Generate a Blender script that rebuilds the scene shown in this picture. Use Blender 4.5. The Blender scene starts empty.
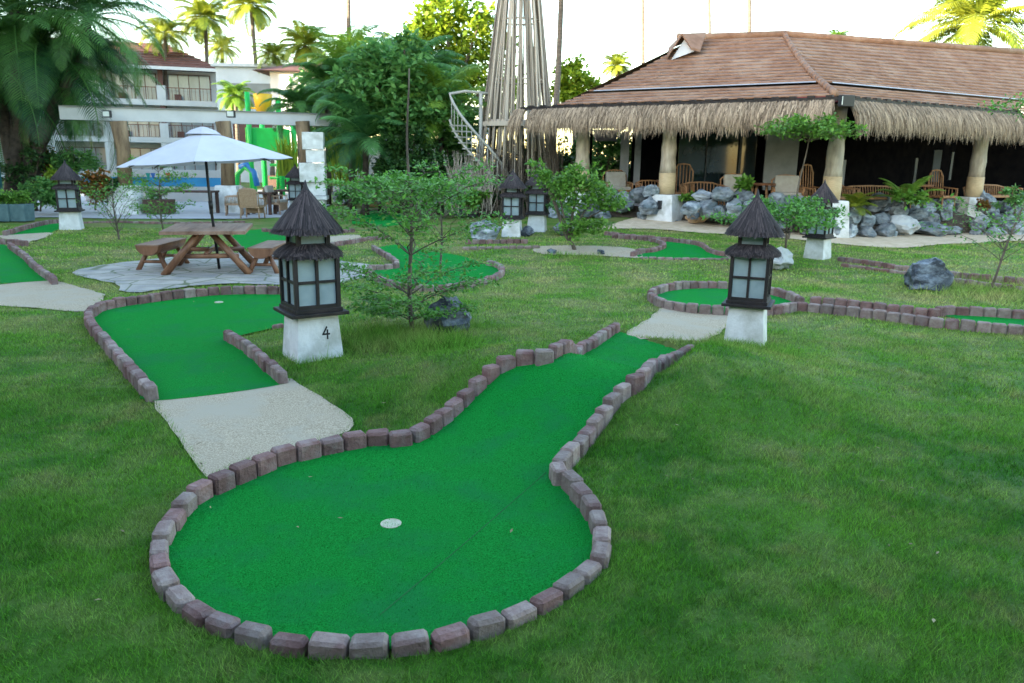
import bpy, bmesh, math, random
import numpy as np
from mathutils import Vector, Matrix, Euler, geometry
random.seed(7); rng = np.random.default_rng(7)
PI = math.pi; R = math.radians
scene = bpy.context.scene
COL = scene.collection

# ------------------------------------------------------------------ camera frame
FPX, HCAM, ROLL = 780.0, 1.9, 0.015
PITCH = math.atan(181 / FPX); CP, SP = math.cos(PITCH), math.sin(PITCH)

def ray(x, y):
    u = x - 512; v = 341.5 - y
    u, v = (u - ROLL * v) / FPX, (v + ROLL * u) / FPX
    return (u, CP + v * SP, -SP + v * CP)
def atY(x, y, Y):
    d = ray(x, y); t = Y / d[1]
    return (d[0] * t, Y, HCAM + d[2] * t)
def atZ(x, y, z):
    d = ray(x, y); t = (z - HCAM) / d[2]
    return (d[0] * t, d[1] * t, z)

# ------------------------------------------------------------------ terrain
def sstep(a, b, x):
    t = np.clip((x - a) / (b - a), 0, 1); return t * t * (3 - 2 * t)
def gau(x, y, cx, cy, sx, sy, rot=0.0):
    c, s = math.cos(rot), math.sin(rot)
    a = ((x - cx) * c + (y - cy) * s) / sx; b = (-(x - cx) * s + (y - cy) * c) / sy
    return np.exp(-0.5 * (a * a + b * b))
def T0(x, y):
    z = 0.34 * gau(x, y, 0.28, 6.30, 1.0, 0.50, -0.45)
    z = z + 0.30 * gau(x, y, 4.5, 23.5, 3.5, 3.0)
    z = z + 0.13 * gau(x, y, 1.36, 17.2, 1.2, 0.8) + 0.05 * gau(x, y, -1.1, 8.3, 0.8, 0.6)
    z = z + 0.12 * gau(x, y, 8.0, 12.7, 0.9, 0.6)
    z = z + 0.012 * np.sin(x * 1.3 + 0.7 * y) * np.sin(0.9 * y - 0.4 * x + 1)
    return z
def G(px, py, dz=0.0, ymin=1.0):
    d = ray(px, py); t = ymin / d[1]; prev = t
    for i in range(900):
        x, y, z = d[0] * t, d[1] * t, HCAM + d[2] * t
        if z <= T0(x, y) + dz:
            lo, hi = prev, t
            for k in range(14):
                m = 0.5 * (lo + hi)
                if HCAM + d[2] * m <= T0(d[0] * m, d[1] * m) + dz: hi = m
                else: lo = m
            return (d[0] * hi, d[1] * hi)
        prev = t; t *= 1.012
    return (d[0] * t, d[1] * t)
def poly(pts, dz=0.0, ymin=1.0): return [G(p[0], p[1], dz, p[2] if len(p) > 2 else ymin) for p in pts]

def smooth_line(P, closed=False, step=0.05):
    P = [Vector((p[0], p[1], 0)) for p in P]; n = len(P); out = []
    rngi = range(n if closed else n - 1)
    for i in rngi:
        a = P[(i - 1) % n] if (closed or i > 0) else P[i] * 2 - P[i + 1]
        b = P[i]; c = P[(i + 1) % n]
        d = P[(i + 2) % n] if (closed or i + 2 < n) else c * 2 - b
        k = max(2, int((c - b).length / step))
        for j in range(k):
            t = j / k
            out.append(0.5 * ((2 * b) + (c - a) * t + (2 * a - 5 * b + 4 * c - d) * t * t + (3 * b - a - 3 * c + d) * t ** 3))
    if not closed: out.append(P[-1])
    return [(v.x, v.y) for v in out]

def inside(PX, PY, P):
    r = np.zeros(PX.shape, bool); n = len(P)
    for i in range(n):
        x1, y1 = P[i]; x2, y2 = P[(i + 1) % n]
        if y1 == y2: continue
        r ^= ((y1 > PY) != (y2 > PY)) & (PX < (x2 - x1) * (PY - y1) / (y2 - y1) + x1)
    return r
def segdist(PX, PY, L):
    d = np.full(PX.shape, 1e9)
    for i in range(len(L) - 1):
        ax, ay = L[i]; bx, by = L[i + 1]; dx, dy = bx - ax, by - ay; q = dx * dx + dy * dy + 1e-12
        t = np.clip(((PX - ax) * dx + (PY - ay) * dy) / q, 0, 1)
        d = np.minimum(d, np.hypot(PX - ax - t * dx, PY - ay - t * dy))
    return d

# ------------------------------------------------------------------ the course, traced on the ground
B_MAIN = poly([(617,321,7.3),(608,327,7.3),(600,332,7.3),(590,338,7.2),(580,344,7.0),(568,350,6.6)], 0.12) + poly(
    [(548,348),(522,350),(500,358),(485,371),(470,385),(455,399),(438,412),(420,424),(397,430),(372,429),(345,434),(322,438),
     (300,443),(280,448),(260,456),(240,464),(220,472),(203,480),(190,488),(178,500)], 0.115) + poly([(168,515),(161,530),(159,545)], 0.095) + poly([(160,560),(167,576),
     (180,590),(198,603),(221,614),(250,624),(285,632),(325,635),(365,636),(405,634),(445,628),(485,616),(518,604),(547,592),(570,577),
     (588,562)], 0.07) + poly([(598,545),(601,525),(598,508),(591,495),(580,482),(568,470),(557,461),(566,450),(576,440),(586,428),(598,412),(614,392),(630,377),(645,366)], 0.12) + poly(
    [(662,360,6.8),(678,353,7.0),(692,346,7.2)], 0.09)
MAIN = smooth_line(B_MAIN)
MAIN_POLY = MAIN
_mp = np.array(MAIN)
def T(x, y):
    x = np.asarray(x, float); y = np.asarray(y, float); z = T0(x, y)
    m = gau(x, y, 1.62, 6.65, 0.85, 0.75) * 0.31
    near = m > 0.002
    if np.any(near):
        xs, ys = np.atleast_1d(x), np.atleast_1d(y); nm = np.atleast_1d(near)
        d = segdist(xs[nm], ys[nm], MAIN[::3] + [MAIN[-1]]); ins = inside(xs[nm], ys[nm], MAIN)
        w = np.where(ins, 0, sstep(0.03, 0.4, d)); mm = np.atleast_1d(m).copy(); f = np.zeros_like(mm); f[nm] = w
        z = z + (mm * f).reshape(np.shape(z))
    return z
def Tz(x, y): return float(T(x, y))
def W(px, py, dz=0.0, ymin=1.0):
    x, y = G(px, py, dz, ymin); return Vector((x, y, Tz(x, y)))

B2_LEFT = poly([(152,387),(140,374),(128,361),(117,349),(108,339),(98,328),(90,318),(89,309),(100,302),(118,298),(140,295),(170,291),(200,288),(235,286),(270,286),(300,287),(330,289)], 0.12)
B2_FRONT = poly([(226,329),(238,335),(250,343),(262,353),(272,362),(283,371)], 0.12)
B2_SHORT = poly([(272,322),(290,320),(310,318),(330,318)], 0.08)
G2 = B2_LEFT + poly([(338,300)], 0) + B2_SHORT[::-1] + B2_FRONT
B3_ROW = poly([(-30,240),(0,239),(14,239),(27,241)], 0.12)
B3 = poly([(9,242),(16,247),(25,253),(34,262),(45,270),(55,277)], 0.12)
G3 = poly([(-60,243),(0,243)]) + B3 + poly([(50,281),(0,284),(-60,289)])
B4 = poly([(4,231),(18,227),(31,223.5),(48,220),(62,219)], 0.12)
G4 = B4 + poly([(66,226),(52,233),(14,235)])
KERB = poly([(80,221),(110,220),(150,221),(200,221),(245,220)], 0.08)
G5 = poly([(228,238),(245,231),(275,228),(300,232),(290,246),(262,250),(235,248)])
B6A = poly([(262,228),(285,229),(310,230),(335,230),(354,228)], 0.1)
B6B = poly([(296,248),(315,245),(335,242),(360,238),(386,235)], 0.1)
B7 = poly([(373,245),(382,250),(392,256),(397,262),(386,264),(372,265),(370,270),(382,277),(405,283),(438,285),(470,281),(490,276),(502,269),(499,263),(488,260)], 0.1)
G6 = B7 + poly([(460,256),(420,250),(395,245)])
B_G7 = poly([(352,213),(372,208),(392,209),(410,214)], 0.1)
G7 = B_G7 + poly([(412,223),(385,227),(352,224)])
B8 = poly([(803,297),(790,292),(772,287),(745,283),(720,281),(693,281),(670,283),(655,287),(651,291),(657,296),(668,300),(690,303.5),(715,305.5),(745,306.5),(775,305.5),(800,302),(830,305),(860,308),(900,313),(940,318),(985,322),(1040,326)], 0.12)
B8_UP = poly([(810,296),(835,298),(862,301),(900,305),(930,308),(948,306),(975,307),(1005,309),(1040,311)], 0.12)
G8 = B8[:16]
G10 = poly([(935,312),(960,311),(1000,313),(1045,316),(1045,327),(985,323)], 0.03)
B9 = poly([(605,231),(630,234),(652,236),(678,238.5),(700,242),(710,248),(720,251),(733,253)], 0.1)
B9_LOOP = poly([(612,234),(640,236),(658,239),(664,243),(655,247),(640,249),(632,252)], 0.1)
B9_FRONT = poly([(640,256),(675,257),(705,257.5),(735,257)], 0.05)
G9 = poly([(664,248),(666,242),(680,241),(700,245),(710,251),(733,256),(735,260),(640,259),(634,253)])
B11 = poly([(465,240),(490,239.5),(528,239)], 0.1)
B11_FRONT = poly([(462,247),(500,246),(540,245.5)], 0.06)
B10_BACK = poly([(838,256),(870,260),(900,265),(935,269),(965,273),(1040,280)], 0.1)
B10_FRONT = poly([(842,262),(880,267),(912,271),(935,274),(970,279),(1040,287)], 0.08)
P1 = poly([(153,399),(180,392),(230,384),(279,377),(300,385),(330,403),(356,425),(330,438),(262,456),(207,477),(190,455),(172,430)])
P2 = poly([(-60,290),(0,285),(30,282),(55,281),(78,287),(104,295),(98,304),(84,312),(45,309),(0,306),(-60,305)])
P3 = poly([(625,336,7.3),(650,318,7.3),(664,308,7.3),(700,309,7.3),(740,311,7.3),(730,325,7.3),(697,346,7.3),(660,341,7.3)])
P4 = poly([(538,247),(575,246),(632,249),(640,258),(600,256),(540,254)])
P5 = poly([(-20,237),(14,235),(52,233),(45,238),(30,242),(25,245),(0,238)])
P6 = poly([(300,241),(352,235),(360,238),(330,243),(300,248)])
PATIO = poly([(72,273),(100,266),(140,261),(190,256),(250,253),(300,256),(345,262),(372,266),(370,276),(345,282),(330,287),(235,284),(170,289),(140,293),(120,291),(118,285),(95,280)])
SAND = poly([(585,229),(620,222),(700,214),(760,210),(830,212),(900,205),(1060,205),(1060,245),(1024,241),(985,243),(950,244),(905,248),(860,246),(800,240),(760,236),(700,233),(650,229)])
DECK = poly([(-80,226),(0,222),(40,217.5),(62,217.5),(110,219),(245,219),(300,217),(330,205),(330,190),(-80,190)])
PAVED = [P1, P2, P3, P4, P5, P6, PATIO, SAND, DECK]
GREENS = [MAIN_POLY, G2, G3, G4, G5, G6, G7, G8, G9, G10]

# ------------------------------------------------------------------ materials
def nt(m):
    m.use_nodes = True; t = m.node_tree; t.nodes.clear(); return t, t.nodes, t.links
def mat(name, c1, c2=None, scale=6.0, rough=0.7, bump=0.0, bscale=None, detail=6.0, c3=None, s3=1.2, stretch=None, rand=0.0, spec=0.4, metal=0.0, attr=False, tr=0.0, lo=0.35, hi=0.65, wave=None):
    m = bpy.data.materials.new(name); t, N, L = nt(m)
    out = N.new('ShaderNodeOutputMaterial'); b = N.new('ShaderNodeBsdfPrincipled')
    b.inputs['Roughness'].default_value = rough; b.inputs['Specular IOR Level'].default_value = spec; b.inputs['Metallic'].default_value = metal
    L.new(b.outputs[0], out.inputs[0])
    co = N.new('ShaderNodeTexCoord'); vec = co.outputs['Object']
    if stretch:
        mp = N.new('ShaderNodeMapping'); mp.inputs['Scale'].default_value = stretch; L.new(vec, mp.inputs[0]); vec = mp.outputs[0]
    oi = N.new('ShaderNodeObjectInfo')
    add = N.new('ShaderNodeVectorMath'); add.operation = 'ADD'
    sc = N.new('ShaderNodeVectorMath'); sc.operation = 'SCALE'; sc.inputs[0].default_value = (13, 7, 5)
    L.new(oi.outputs['Random'], sc.inputs['Scale']); L.new(vec, add.inputs[0]); L.new(sc.outputs[0], add.inputs[1]); vec = add.outputs[0]
    def noise(s, d=detail):
        n = N.new('ShaderNodeTexNoise'); n.inputs['Scale'].default_value = s; n.inputs['Detail'].default_value = d; n.inputs['Roughness'].default_value = 0.62; L.new(vec, n.inputs['Vector']); return n.outputs['Fac']
    def ramp(f, a, bb, l, h):
        r = N.new('ShaderNodeValToRGB'); r.color_ramp.elements[0].position = l; r.color_ramp.elements[1].position = h
        r.color_ramp.elements[0].color = (*a, 1); r.color_ramp.elements[1].color = (*bb, 1); L.new(f, r.inputs[0]); return r.outputs[0]
    c2 = c2 or tuple(min(1, k * 1.25) for k in c1)
    if attr:
        at = N.new('ShaderNodeAttribute'); at.attribute_name = 'rnd'; f = at.outputs['Fac']; col = ramp(f, c1, c2, 0.0, 1.0)
    else:
        col = ramp(noise(scale), c1, c2, lo, hi)
    if c3:
        mx = N.new('ShaderNodeMix'); mx.data_type = 'RGBA'; L.new(ramp(noise(s3), (0,0,0), (1,1,1), 0.48, 0.66), mx.inputs[0]); L.new(col, mx.inputs[6]); mx.inputs[7].default_value = (*c3, 1); col = mx.outputs[2]
    if rand:
        hs = N.new('ShaderNodeHueSaturation'); ml = N.new('ShaderNodeMath'); ml.operation = 'MULTIPLY_ADD'; ml.inputs[1].default_value = 2 * rand; ml.inputs[2].default_value = 1 - rand
        L.new(oi.outputs['Random'], ml.inputs[0]); L.new(ml.outputs[0], hs.inputs['Value']); L.new(col, hs.inputs['Color']); col = hs.outputs[0]
    L.new(col, b.inputs['Base Color'])
    if bump:
        bp = N.new('ShaderNodeBump'); bp.inputs['Strength'].default_value = bump; bp.inputs['Distance'].default_value = 0.02
        L.new(noise(bscale or scale * 3), bp.inputs['Height']); L.new(bp.outputs[0], b.inputs['Normal'])
    if tr:
        tl = N.new('ShaderNodeBsdfTranslucent'); ms = N.new('ShaderNodeMixShader'); ms.inputs[0].default_value = tr
        L.new(col, tl.inputs[0]); L.new(b.outputs[0], ms.inputs[1]); L.new(tl.outputs[0], ms.inputs[2]); L.new(ms.outputs[0], out.inputs[0])
    return m

def lawn_mat(name, blade):
    m = bpy.data.materials.new(name); t, N, L = nt(m)
    out = N.new('ShaderNodeOutputMaterial'); b = N.new('ShaderNodeBsdfPrincipled'); b.inputs['Roughness'].default_value = 0.65; b.inputs['Specular IOR Level'].default_value = 0.08
    co = N.new('ShaderNodeTexCoord'); vec = co.outputs['Object']
    def noise(s, d=5, st=None):
        n = N.new('ShaderNodeTexNoise'); n.inputs['Scale'].default_value = s; n.inputs['Detail'].default_value = d; n.inputs['Roughness'].default_value = 0.6
        L.new(vec, n.inputs['Vector']); return n.outputs['Fac']
    def ramp(f, a, bb, l, h):
        r = N.new('ShaderNodeValToRGB'); r.color_ramp.elements[0].position = l; r.color_ramp.elements[1].position = h
        r.color_ramp.elements[0].color = (*a, 1); r.color_ramp.elements[1].color = (*bb, 1); L.new(f, r.inputs[0]); return r.outputs[0]
    def mix(f, a, c):
        x = N.new('ShaderNodeMix'); x.data_type = 'RGBA'; L.new(f, x.inputs[0]); L.new(a, x.inputs[6])
        if isinstance(c, tuple): x.inputs[7].default_value = (*c, 1)
        else: L.new(c, x.inputs[7])
        return x.outputs[2]
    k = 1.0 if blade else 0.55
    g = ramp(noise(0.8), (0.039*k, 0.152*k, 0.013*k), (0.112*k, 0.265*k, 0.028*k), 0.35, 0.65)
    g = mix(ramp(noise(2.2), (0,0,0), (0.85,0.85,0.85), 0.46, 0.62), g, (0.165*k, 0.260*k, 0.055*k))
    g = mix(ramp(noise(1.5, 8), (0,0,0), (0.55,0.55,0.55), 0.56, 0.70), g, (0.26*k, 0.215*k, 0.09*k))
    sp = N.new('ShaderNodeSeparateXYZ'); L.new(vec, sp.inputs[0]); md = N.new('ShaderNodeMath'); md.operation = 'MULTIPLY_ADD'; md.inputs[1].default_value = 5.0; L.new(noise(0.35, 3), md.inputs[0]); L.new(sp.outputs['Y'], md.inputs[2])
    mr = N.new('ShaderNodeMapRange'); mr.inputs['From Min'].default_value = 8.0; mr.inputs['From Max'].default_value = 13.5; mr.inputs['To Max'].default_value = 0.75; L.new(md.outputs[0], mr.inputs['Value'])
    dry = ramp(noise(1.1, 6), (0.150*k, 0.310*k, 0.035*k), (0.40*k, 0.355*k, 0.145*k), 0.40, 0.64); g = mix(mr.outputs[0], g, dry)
    if blade:
        at = N.new('ShaderNodeAttribute'); at.attribute_name = 'rnd'
        hs = N.new('ShaderNodeHueSaturation'); ml = N.new('ShaderNodeMath'); ml.operation = 'MULTIPLY_ADD'; ml.inputs[1].default_value = 1.4; ml.inputs[2].default_value = 0.45
        L.new(at.outputs['Fac'], ml.inputs[0]); L.new(ml.outputs[0], hs.inputs['Value']); L.new(g, hs.inputs['Color']); g = hs.outputs[0]
        tl = N.new('ShaderNodeBsdfTranslucent'); ms = N.new('ShaderNodeMixShader'); ms.inputs[0].default_value = 0.35
        L.new(g, tl.inputs[0]); L.new(b.outputs[0], ms.inputs[1]); L.new(tl.outputs[0], ms.inputs[2]); L.new(ms.outputs[0], out.inputs[0])
    else:
        bp = N.new('ShaderNodeBump'); bp.inputs['Strength'].default_value = 0.7; bp.inputs['Distance'].default_value = 0.03
        L.new(noise(45, 6), bp.inputs['Height']); L.new(bp.outputs[0], b.inputs['Normal']); L.new(b.outputs[0], out.inputs[0])
    L.new(g, b.inputs['Base Color'])
    return m

M = {}
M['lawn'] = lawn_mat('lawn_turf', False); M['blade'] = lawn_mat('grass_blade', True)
M['carpet'] = mat('green_carpet', (0.003, 0.165, 0.016), (0.010, 0.350, 0.052), 120, 0.85, 0.9, 260, 3, c3=(0.010, 0.225, 0.050), s3=2.3, spec=0.05, lo=0.36, hi=0.64)
M['seam'] = mat('carpet_seam', (0.002, 0.085, 0.016), rough=0.9)
M['cup'] = mat('cup_lid', (0.36, 0.35, 0.24), (0.46, 0.45, 0.33), 30, 0.7)
M['block'] = mat('kerb_block', (0.135, 0.068, 0.060), (0.215, 0.122, 0.110), 11, 0.85, 0.8, 45, c3=(0.235, 0.175, 0.163), s3=5, rand=0.25)
M['block_grey'] = mat('kerb_block_worn', (0.19, 0.132, 0.115), (0.30, 0.238, 0.208), 11, 0.85, 0.8, 45, c3=(0.18, 0.11, 0.10), s3=4, rand=0.25)
M['path'] = mat('washed_pebble', (0.25, 0.185, 0.115), (0.63, 0.525, 0.375), 95, 0.9, 0.8, 120, 3, c3=(0.44, 0.375, 0.28), s3=2.0, lo=0.3, hi=0.7)
M['patio'] = mat('flagstone', (0.29, 0.265, 0.23), (0.43, 0.395, 0.345), 3, 0.8, 0.4, 16, c3=(0.25, 0.245, 0.24), s3=1.6)
M['sand'] = mat('coral_sand', (0.46, 0.35, 0.23), (0.62, 0.49, 0.345), 5, 0.95, 0.6, 60)
_t = M['patio'].node_tree; _b = next(n for n in _t.nodes if n.type == 'BSDF_PRINCIPLED'); _src = _b.inputs['Base Color'].links[0].from_socket
_v = _t.nodes.new('ShaderNodeTexVoronoi'); _v.feature = 'DISTANCE_TO_EDGE'; _v.inputs['Scale'].default_value = 1.9; _tc = _t.nodes.new('ShaderNodeTexCoord'); _t.links.new(_tc.outputs['Object'], _v.inputs['Vector'])
_r = _t.nodes.new('ShaderNodeValToRGB'); _r.color_ramp.elements[0].position = .012; _r.color_ramp.elements[1].position = .035; _t.links.new(_v.outputs['Distance'], _r.inputs[0])
_m = _t.nodes.new('ShaderNodeMix'); _m.data_type = 'RGBA'; _m.inputs[6].default_value = (.13, .15, .08, 1); _t.links.new(_r.outputs[0], _m.inputs[0]); _t.links.new(_src, _m.inputs[7]); _t.links.new(_m.outputs[2], _b.inputs['Base Color'])
M['deck'] = mat('deck_paving', (0.34, 0.33, 0.34), (0.44, 0.43, 0.44), 2.0, 0.7, 0.2, 20)
M['plaster'] = mat('white_plaster', (0.56, 0.555, 0.54), (0.70, 0.70, 0.69), 5, 0.8, 0.35, 30, c3=(0.40, 0.40, 0.36), s3=2.4)
M['white'] = mat('white_paint', (0.46, 0.465, 0.47), (0.53, 0.535, 0.54), 2, 0.6)
M['darkwood'] = mat('dark_stained_wood', (0.006, 0.004, 0.004), (0.020, 0.013, 0.013), 9, 0.6, 0.3, 30, stretch=(1,1,0.2))
M['frost'] = mat('frosted_glass', (0.215, 0.275, 0.295), (0.30, 0.365, 0.38), 3, 0.2, spec=0.5)
M['darkthatch'] = mat('dark_thatch', (0.012, 0.009, 0.010), (0.090, 0.066, 0.064), attr=True, rough=0.85)
M['thatch'] = mat('straw_thatch', (0.105, 0.070, 0.044), (0.58, 0.43, 0.295), attr=True, rough=0.85, tr=0.15)
M['thatch_back'] = mat('straw_backing', (0.16, 0.115, 0.085), (0.26, 0.19, 0.15), 12, 0.9, 0.6, 40, stretch=(1,1,0.15))
M['black'] = mat('black_metal', (0.012, 0.012, 0.014), rough=0.45)
M['number'] = mat('black_paint', (0.01, 0.01, 0.01), rough=0.6)
M['log'] = mat('varnished_log', (0.13, 0.055, 0.028), (0.27, 0.125, 0.065), 5, 0.45, 0.3, 22, stretch=(1,1,0.25))
M['plank'] = mat('weathered_plank', (0.16, 0.082, 0.052), (0.33, 0.205, 0.145), 4, 0.6, 0.3, 24, stretch=(1,0.15,1), spec=0.2)
M['canvas'] = mat('parasol_canvas', (0.50, 0.49, 0.53), (0.56, 0.55, 0.59), 2, 0.9, tr=0.12)
M['tile'] = mat('roof_tile', (0.198, 0.104, 0.066), (0.285, 0.162, 0.108), 3.5, 0.8, 0.3, 18, spec=0.15, c3=(0.32, 0.205, 0.145), s3=1.0)
M['tile_edge'] = mat('roof_tile_edge', (0.10, 0.05, 0.037), (0.15, 0.08, 0.06), 4, 0.8)
M['cream'] = mat('cream_metal', (0.30, 0.285, 0.25), (0.38, 0.36, 0.32), 3, 0.6)
M['dimglass'] = mat('dim_window', (0.035, 0.048, 0.06), (0.06, 0.075, 0.09), 2, 0.3)
M['red'] = mat('red_fascia', (0.20, 0.02, 0.025), rough=0.5)
M['band'] = mat('pale_flashing', (0.30, 0.28, 0.29), (0.36, 0.34, 0.35), 3, 0.5)
M['bark'] = mat('column_bark', (0.26, 0.21, 0.155), (0.50, 0.42, 0.32), 7, 0.85, 0.8, 16, stretch=(1,1,0.25), c3=(0.36,0.33,0.28), s3=2)
M['timber'] = mat('rough_timber', (0.10, 0.062, 0.035), (0.30, 0.205, 0.115), 4, 0.85, 0.7, 14, stretch=(1,1,0.25))
M['cane'] = mat('column_cane_wrap', (0.42, 0.30, 0.16), (0.55, 0.41, 0.24), 30, 0.6, 0.5, 60, stretch=(0.3,0.3,3))
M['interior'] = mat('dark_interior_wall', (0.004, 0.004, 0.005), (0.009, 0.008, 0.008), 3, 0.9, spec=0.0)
M['darkglass'] = mat('dark_glass', (0.010, 0.017, 0.020), (0.016, 0.026, 0.03), 2, 0.05, spec=0.6)
M['greypanel'] = mat('grey_panel', (0.19, 0.19, 0.19), (0.24, 0.24, 0.24), 3, 0.8)
M['curtain'] = mat('pale_curtain', (0.42, 0.43, 0.45), (0.52, 0.53, 0.55), 3, 0.9)
M['rattan'] = mat('rattan', (0.22, 0.10, 0.040), (0.40, 0.21, 0.095), 26, 0.55, 0.5, 50)
M['wicker'] = mat('wicker_weave', (0.25, 0.15, 0.085), (0.42, 0.28, 0.18), 40, 0.6, 0.5, 60)
M['cushion'] = mat('cushion_fabric', (0.34, 0.31, 0.27), (0.42, 0.39, 0.34), 6, 0.9)
M['rock'] = mat('grey_boulder', (0.035, 0.045, 0.055), (0.34, 0.37, 0.39), 3.2, 0.7, 1.0, 9, 12, c3=(0.105, 0.14, 0.155), s3=2.2, rand=0.4, lo=0.36, hi=0.68, stretch=(1, 1.6, 2.2))
M['rock_dark'] = mat('dark_boulder', (0.014, 0.020, 0.030), (0.22, 0.26, 0.30), 5.5, 0.45, 1.0, 11, 12, c3=(0.03, 0.042, 0.06), s3=3.5, lo=0.42, hi=0.72, stretch=(1, 1.5, 2.0))
M['rock_white'] = mat('white_boulder', (0.26, 0.28, 0.285), (0.50, 0.51, 0.50), 4, 0.75, 1.0, 9, 10, c3=(0.30, 0.33, 0.34), s3=2.0)
M['rock_tan'] = mat('tan_boulder', (0.30, 0.18, 0.095), (0.46, 0.31, 0.18), 4, 0.8, 1.0, 9, 10)
M['bamboo'] = mat('dry_bamboo', (0.17, 0.135, 0.105), (0.50, 0.425, 0.345), attr=True, rough=0.55)
M['twig'] = mat('dead_twig', (0.045, 0.034, 0.025), (0.13, 0.10, 0.075), attr=True, rough=0.9)
M['trunk'] = mat('tree_bark', (0.062, 0.048, 0.036), (0.15, 0.118, 0.09), 9, 0.9, 0.7, 22, stretch=(1,1,0.3))
M['palmtrunk'] = mat('palm_bark', (0.075, 0.060, 0.048), (0.16, 0.13, 0.105), 5, 0.9, 0.7, 8, stretch=(0.4,0.4,4))
M['trunk_dark'] = mat('dark_palm_bark', (0.030, 0.022, 0.017), (0.09, 0.065, 0.05), 7, 0.9, 0.8, 12)
def leafm(name, a, b, tr=0.35, rough=0.5): return mat(name, a, b, attr=True, rough=rough, tr=tr, spec=0.35)
M['leaf_sap'] = leafm('sapling_leaf', (0.040, 0.150, 0.016), (0.165, 0.385, 0.060))
M['leaf_fresh'] = leafm('fresh_leaf', (0.055, 0.160, 0.018), (0.190, 0.370, 0.050))
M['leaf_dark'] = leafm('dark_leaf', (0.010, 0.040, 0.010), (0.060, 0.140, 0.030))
M['leaf_mid'] = leafm('mid_leaf', (0.040, 0.150, 0.034), (0.190, 0.390, 0.100), tr=.45)
M['leaf_yellow'] = leafm('yellow_leaf', (0.085, 0.190, 0.012), (0.350, 0.430, 0.035), tr=.5)
M['frond'] = leafm('palm_frond', (0.012, 0.055, 0.018), (0.105, 0.265, 0.050))
M['frond_mid'] = leafm('feathery_frond', (0.022, 0.095, 0.030), (0.135, 0.330, 0.090), tr=.45)
M['frond_yellow'] = leafm('sunny_frond', (0.060, 0.120, 0.010), (0.320, 0.350, 0.035))
M['frond_lime'] = leafm('lime_frond', (0.060, 0.150, 0.012), (0.200, 0.330, 0.040))
M['frond_red'] = leafm('croton_leaf', (0.050, 0.100, 0.012), (0.330, 0.100, 0.020))
M['playgreen'] = mat('green_plastic', (0.010, 0.36, 0.055), (0.014, 0.44, 0.075), 3, 0.35)
M['playblue'] = mat('blue_plastic', (0.015, 0.13, 0.36), (0.02, 0.16, 0.42), 3, 0.35)
M['playyellow'] = mat('yellow_plastic', (0.62, 0.36, 0.01), (0.68, 0.42, 0.02), 3, 0.4)
M['playorange'] = mat('orange_plastic', (0.60, 0.13, 0.02), (0.66, 0.16, 0.03), 3, 0.4)
M['poolblue'] = mat('pool_blue', (0.015, 0.22, 0.48), (0.03, 0.30, 0.58), 1.5, 0.3)
M['teal'] = mat('teal_paint', (0.006, 0.075, 0.080), (0.010, 0.10, 0.105), 3, 0.5)
M['pot'] = mat('blue_grey_pot', (0.060, 0.115, 0.125), (0.10, 0.17, 0.18), 6, 0.6)
M['brownbox'] = mat('brown_planter', (0.045, 0.022, 0.016), (0.085, 0.042, 0.03), 7, 0.7)
M['redflag'] = mat('red_pennant', (0.55, 0.03, 0.03)); M['blueflag'] = mat('blue_pennant', (0.02, 0.12, 0.42)); M['tealflag'] = mat('teal_pennant', (0.01, 0.25, 0.22))
M['windowglass'] = mat('hotel_glass', (0.20, 0.235, 0.26), (0.40, 0.44, 0.46), 0.5, 0.08, spec=0.6, stretch=(1,1,0.25))
M['hotelwhite'] = mat('hotel_white', (0.50, 0.51, 0.52), (0.58, 0.59, 0.60), 1.0, 0.8)
M['hotelgrey'] = mat('hotel_grey', (0.20, 0.20, 0.19), (0.26, 0.26, 0.25), 0.8, 0.8)
M['brownpaint'] = mat('brown_paint', (0.11, 0.045, 0.035), rough=0.6)
M['hotelroof'] = mat('hotel_roof_tile', (0.085, 0.036, 0.030), (0.14, 0.064, 0.052), 1.5, 0.8)
M['lampglass'] = mat('lamp_lens', (0.5, 0.53, 0.5), rough=0.2)

# ------------------------------------------------------------------ object helpers
def tag(o, label=None, cat=None, group=None, kind=None):
    if label: o['label'] = label
    if cat: o['category'] = cat
    if group: o['group'] = group
    if kind: o['kind'] = kind
    return o
def empty(name, loc=(0, 0, 0), rz=0.0, label=None, cat=None, group=None):
    o = bpy.data.objects.new(name, None); COL.objects.link(o); o.location = loc; o.rotation_euler = (0, 0, rz); o.empty_display_size = 0.2
    return tag(o, label, cat, group)
def link(name, me, m=None, parent=None, loc=None, rot=None):
    o = bpy.data.objects.new(name, me); COL.objects.link(o)
    if m and not me.materials: me.materials.append(m)
    if parent: o.parent = parent
    if loc is not None: o.location = loc
    if rot is not None: o.rotation_euler = rot
    return o
def mesh_np(name, V, F, rnd=None, smooth=False):
    V = np.ascontiguousarray(V, np.float32); F = np.ascontiguousarray(F, np.int32); k = F.shape[1]
    me = bpy.data.meshes.new(name); me.vertices.add(len(V)); me.vertices.foreach_set('co', V.ravel())
    me.loops.add(F.size); me.loops.foreach_set('vertex_index', F.ravel())
    me.polygons.add(len(F)); me.polygons.foreach_set('loop_start', np.arange(0, F.size, k, dtype=np.int32))
    try: me.polygons.foreach_set('loop_total', np.full(len(F), k, np.int32))
    except Exception: pass
    if smooth: me.polygons.foreach_set('use_smooth', np.ones(len(F), bool))
    me.update(calc_edges=True); me.validate()
    if rnd is not None:
        a = me.attributes.new('rnd', 'FLOAT', 'POINT'); a.data.foreach_set('value', np.ascontiguousarray(rnd, np.float32))
    return me
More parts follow.
